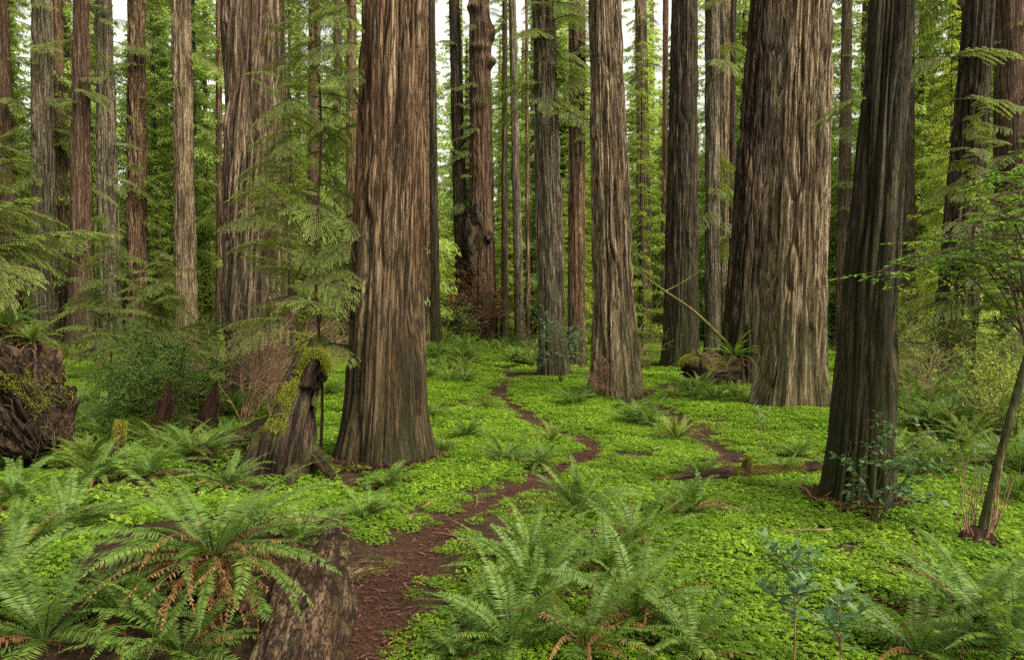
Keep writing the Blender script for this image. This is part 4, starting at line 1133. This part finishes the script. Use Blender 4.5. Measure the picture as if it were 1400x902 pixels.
# waxy seedlings in the foreground
def seedling(label, P, H, n, seed, lean=(0, 0)):
    rg = np.random.default_rng(seed); o = empty('tanoak_seedling', P); tag(o, label, 'seedling')
    wb, lb = MB(), MB()
    def stem(p, az, el, L, r, nl):
        Q, d = curve(p, az, el, el + .15, L, 10, rg.normal(0, .3)); tube(wb, Q, np.linspace(r, r * .5, 10), 6)
        t = np.linspace(.45, 1, nl); B = np.stack([np.interp(t, np.linspace(0, 1, 10), Q[:, k]) for k in range(3)], 1)
        a = np.arange(nl) * 2.4 + rg.uniform(0, 6); e = rg.uniform(.0, .9, nl) * (.3 + t)
        D = np.stack([np.cos(a) * np.cos(e), np.sin(a) * np.cos(e), np.sin(e)], 1); S = nrm(np.cross(D, [0, 0, 1.0]))
        leaves(lb, B, D, S, rg.uniform(.11, .17, nl), rg.uniform(.038, .055, nl), .15, rg.random(nl), .15)
        return Q
    Q = stem(np.zeros(3), 0, PI / 2 - .05, H, .008, n)
    for k in range(4): stem(Q[4 + k], k * 1.9 + seed, .8, H * .36, .005, n // 2)
    wb.build('stem', M['twig_red'], o, True); lb.build('foliage', M['tanoak'], o)
    return o
seedling('upright waxy seedling with whorls of blue green leaves in the near sorrel', gp(1085, 925), .95, 40, 3)
seedling('smaller waxy seedling with drooping leaves next to the upright seedling', gp(1148, 935), .62, 20, 8)
seedling('tiny feathery seedling on the sorrel near the side trail bend', gp(1040, 610), .8, 10, 9)

# vine maple leaning out to the east with basal sprouts
vb = gp(1335, 745); o = empty('vine_maple', vb); tag(o, 'thin leaning mossy vine maple with layered bright leaves and bare basal sprouts', 'small tree')
Yv = vb[1]
C = spline([vb + (0, 0, -.1) - vb, at(1350, 690, Yv) - vb, at(1368, 620, Yv) - vb, at(1392, 530, Yv) - vb, at(1425, 420, Yv + .1) - vb, at(1440, 300, Yv + .3) - vb, at(1430, 190, Yv + .4) - vb], 40)
b, V, Nn = rough_tube(C, np.linspace(.048, .03, 40), 20, .25, 4); b.build('trunk', M['maple_bark'], o, True)
wb, B_, D_ = MB(), [], []
rg = np.random.default_rng(91)
def limb(p, q, n, r):
    p, q = np.asarray(p), np.asarray(q); m = (p + q) / 2 + (0, 0, .25) + rg.normal(0, .08, 3)
    Q = spline([p, m, q], 14); tube(wb, Q, np.linspace(r, .004, 14), 5)
    for _ in range(n):
        k = rg.integers(3, 14); az = rg.uniform(0, 2 * PI); L = rg.uniform(.25, .6)
        Qt, d = curve(Q[k], az, rg.normal(.05, .15), rg.normal(-.25, .15), L, 6, rg.normal(0, .4)); tube(wb, Qt, np.linspace(.005, .002, 6), 3)
        t = rg.uniform(.2, 1, 16); B_.append(np.stack([np.interp(t, np.linspace(0, 1, 6), Qt[:, c]) for c in range(3)], 1))
        a = az + rg.choice([-1, 1], 16) * rg.uniform(.2, 1.3, 16); D_.append(np.stack([np.cos(a), np.sin(a), rg.normal(-.05, .2, 16)], 1))
for (x, y, dy) in [(1200, 372, -.3), (1240, 350, .3), (1265, 332, .0), (1300, 315, .4), (1330, 300, -.4), (1350, 270, .2), (1380, 235, -.2), (1390, 330, -.5), (1290, 375, .5), (1330, 350, -.2), (1360, 380, .1), (1385, 290, .3), (1340, 240, .6)]:
    for e in range(2): limb(C[rg.integers(22, 38)], at(x + 14 * e, y + 8 * e, Yv + dy + .25 * e) - vb, 11, .012)
wb.build('limb', M['twig_dark'], o)
B = np.concatenate(B_); D = nrm(np.concatenate(D_)); m = len(B); S = nrm(np.cross(D, np.array([0, 0, 1.0]) + rg.normal(0, .3, (m, 3))))
lb = MB(); leaves(lb, B, D, S, rg.uniform(.04, .08, m), rg.uniform(.024, .038, m), .2, rg.random(m), .1); lb.build('foliage', M['broadleaf'], o)
for k in range(22):
    a = rg.uniform(0, 2 * PI); p0 = np.array([math.cos(a) * .12, math.sin(a) * .12, 0])
    Q, d = curve(p0, a, 1.35 + rg.normal(0, .1), 1.45 + rg.normal(0, .15), rg.uniform(.3, 1.25), 9, rg.normal(0, .6)); Q[1:] += rg.normal(0, .012, (8, 3))
    b = MB(); tube(b, Q, np.linspace(rg.uniform(.006, .013), .003, 9), 5); b.build('sprout', M['twig_red'], o, True)
b, V, Nn = rough_tube(np.array([[0, 0, -.1], [0, 0, .08], [.01, 0, .2]]), [.24, .2, .1], 24, .4, 5); b.build('root_crown', M['rot_red'], o, True)

# ------------------------------------------------------------------ light, world, camera
SUN_EL, SUN_AZ = math.radians(48), math.radians(128)   # azimuth clockwise from +Y (the view direction)
w = bpy.data.worlds.new('World'); scene.world = w; w.use_nodes = True
nt = w.node_tree; nt.nodes.clear()
sky = nt.nodes.new('ShaderNodeTexSky'); sky.sky_type = 'NISHITA'; sky.sun_disc = False
sky.sun_elevation = SUN_EL; sky.sun_rotation = SUN_AZ; sky.air_density = 1.0; sky.dust_density = 4.0; sky.ozone_density = 1.0
hs = nt.nodes.new('ShaderNodeHueSaturation'); hs.inputs['Saturation'].default_value = .1
bg = nt.nodes.new('ShaderNodeBackground'); bg.inputs['Strength'].default_value = .13
ou = nt.nodes.new('ShaderNodeOutputWorld')
wm = nt.nodes.new('ShaderNodeMixRGB'); wm.blend_type = 'MULTIPLY'; wm.inputs[0].default_value = 1; wm.inputs[2].default_value = (1.03, .99, .88, 1)
nt.links.new(sky.outputs[0], hs.inputs['Color']); nt.links.new(hs.outputs[0], wm.inputs[1]); nt.links.new(wm.outputs[0], bg.inputs['Color']); nt.links.new(bg.outputs[0], ou.inputs[0])
sl = bpy.data.lights.new('sun', 'SUN'); sl.energy = 1.5; sl.angle = math.radians(22); sl.color = (1, .92, .77)
so = link('sun', sl)
from mathutils import Vector
dv = Vector((math.sin(SUN_AZ) * math.cos(SUN_EL), math.cos(SUN_AZ) * math.cos(SUN_EL), math.sin(SUN_EL)))
so.rotation_euler = dv.to_track_quat('Z', 'Y').to_euler(); so.location = (10, -5, 40)

cd = bpy.data.cameras.new('camera'); cd.sensor_width = 36; cd.lens = 36 * FPX / 1400; cd.clip_end = 2000; cd.clip_start = .05
co = link('camera', cd); co.location = (0, 0, CH); co.rotation_euler = (PI / 2 - PITCH, 0, 0); scene.camera = co

vs = scene.view_settings; vs.view_transform = 'Standard'; vs.look = 'None'; vs.exposure = 1.45; vs.gamma = 1; vs.use_curve_mapping = False
cy = scene.cycles
cy.max_bounces = 10; cy.diffuse_bounces = 8; cy.glossy_bounces = 2; cy.transmission_bounces = 8; cy.transparent_max_bounces = 4
cy.sample_clamp_indirect = 6; cy.use_denoising = False
try: cy.denoiser = 'OPENIMAGEDENOISE'
except Exception: pass
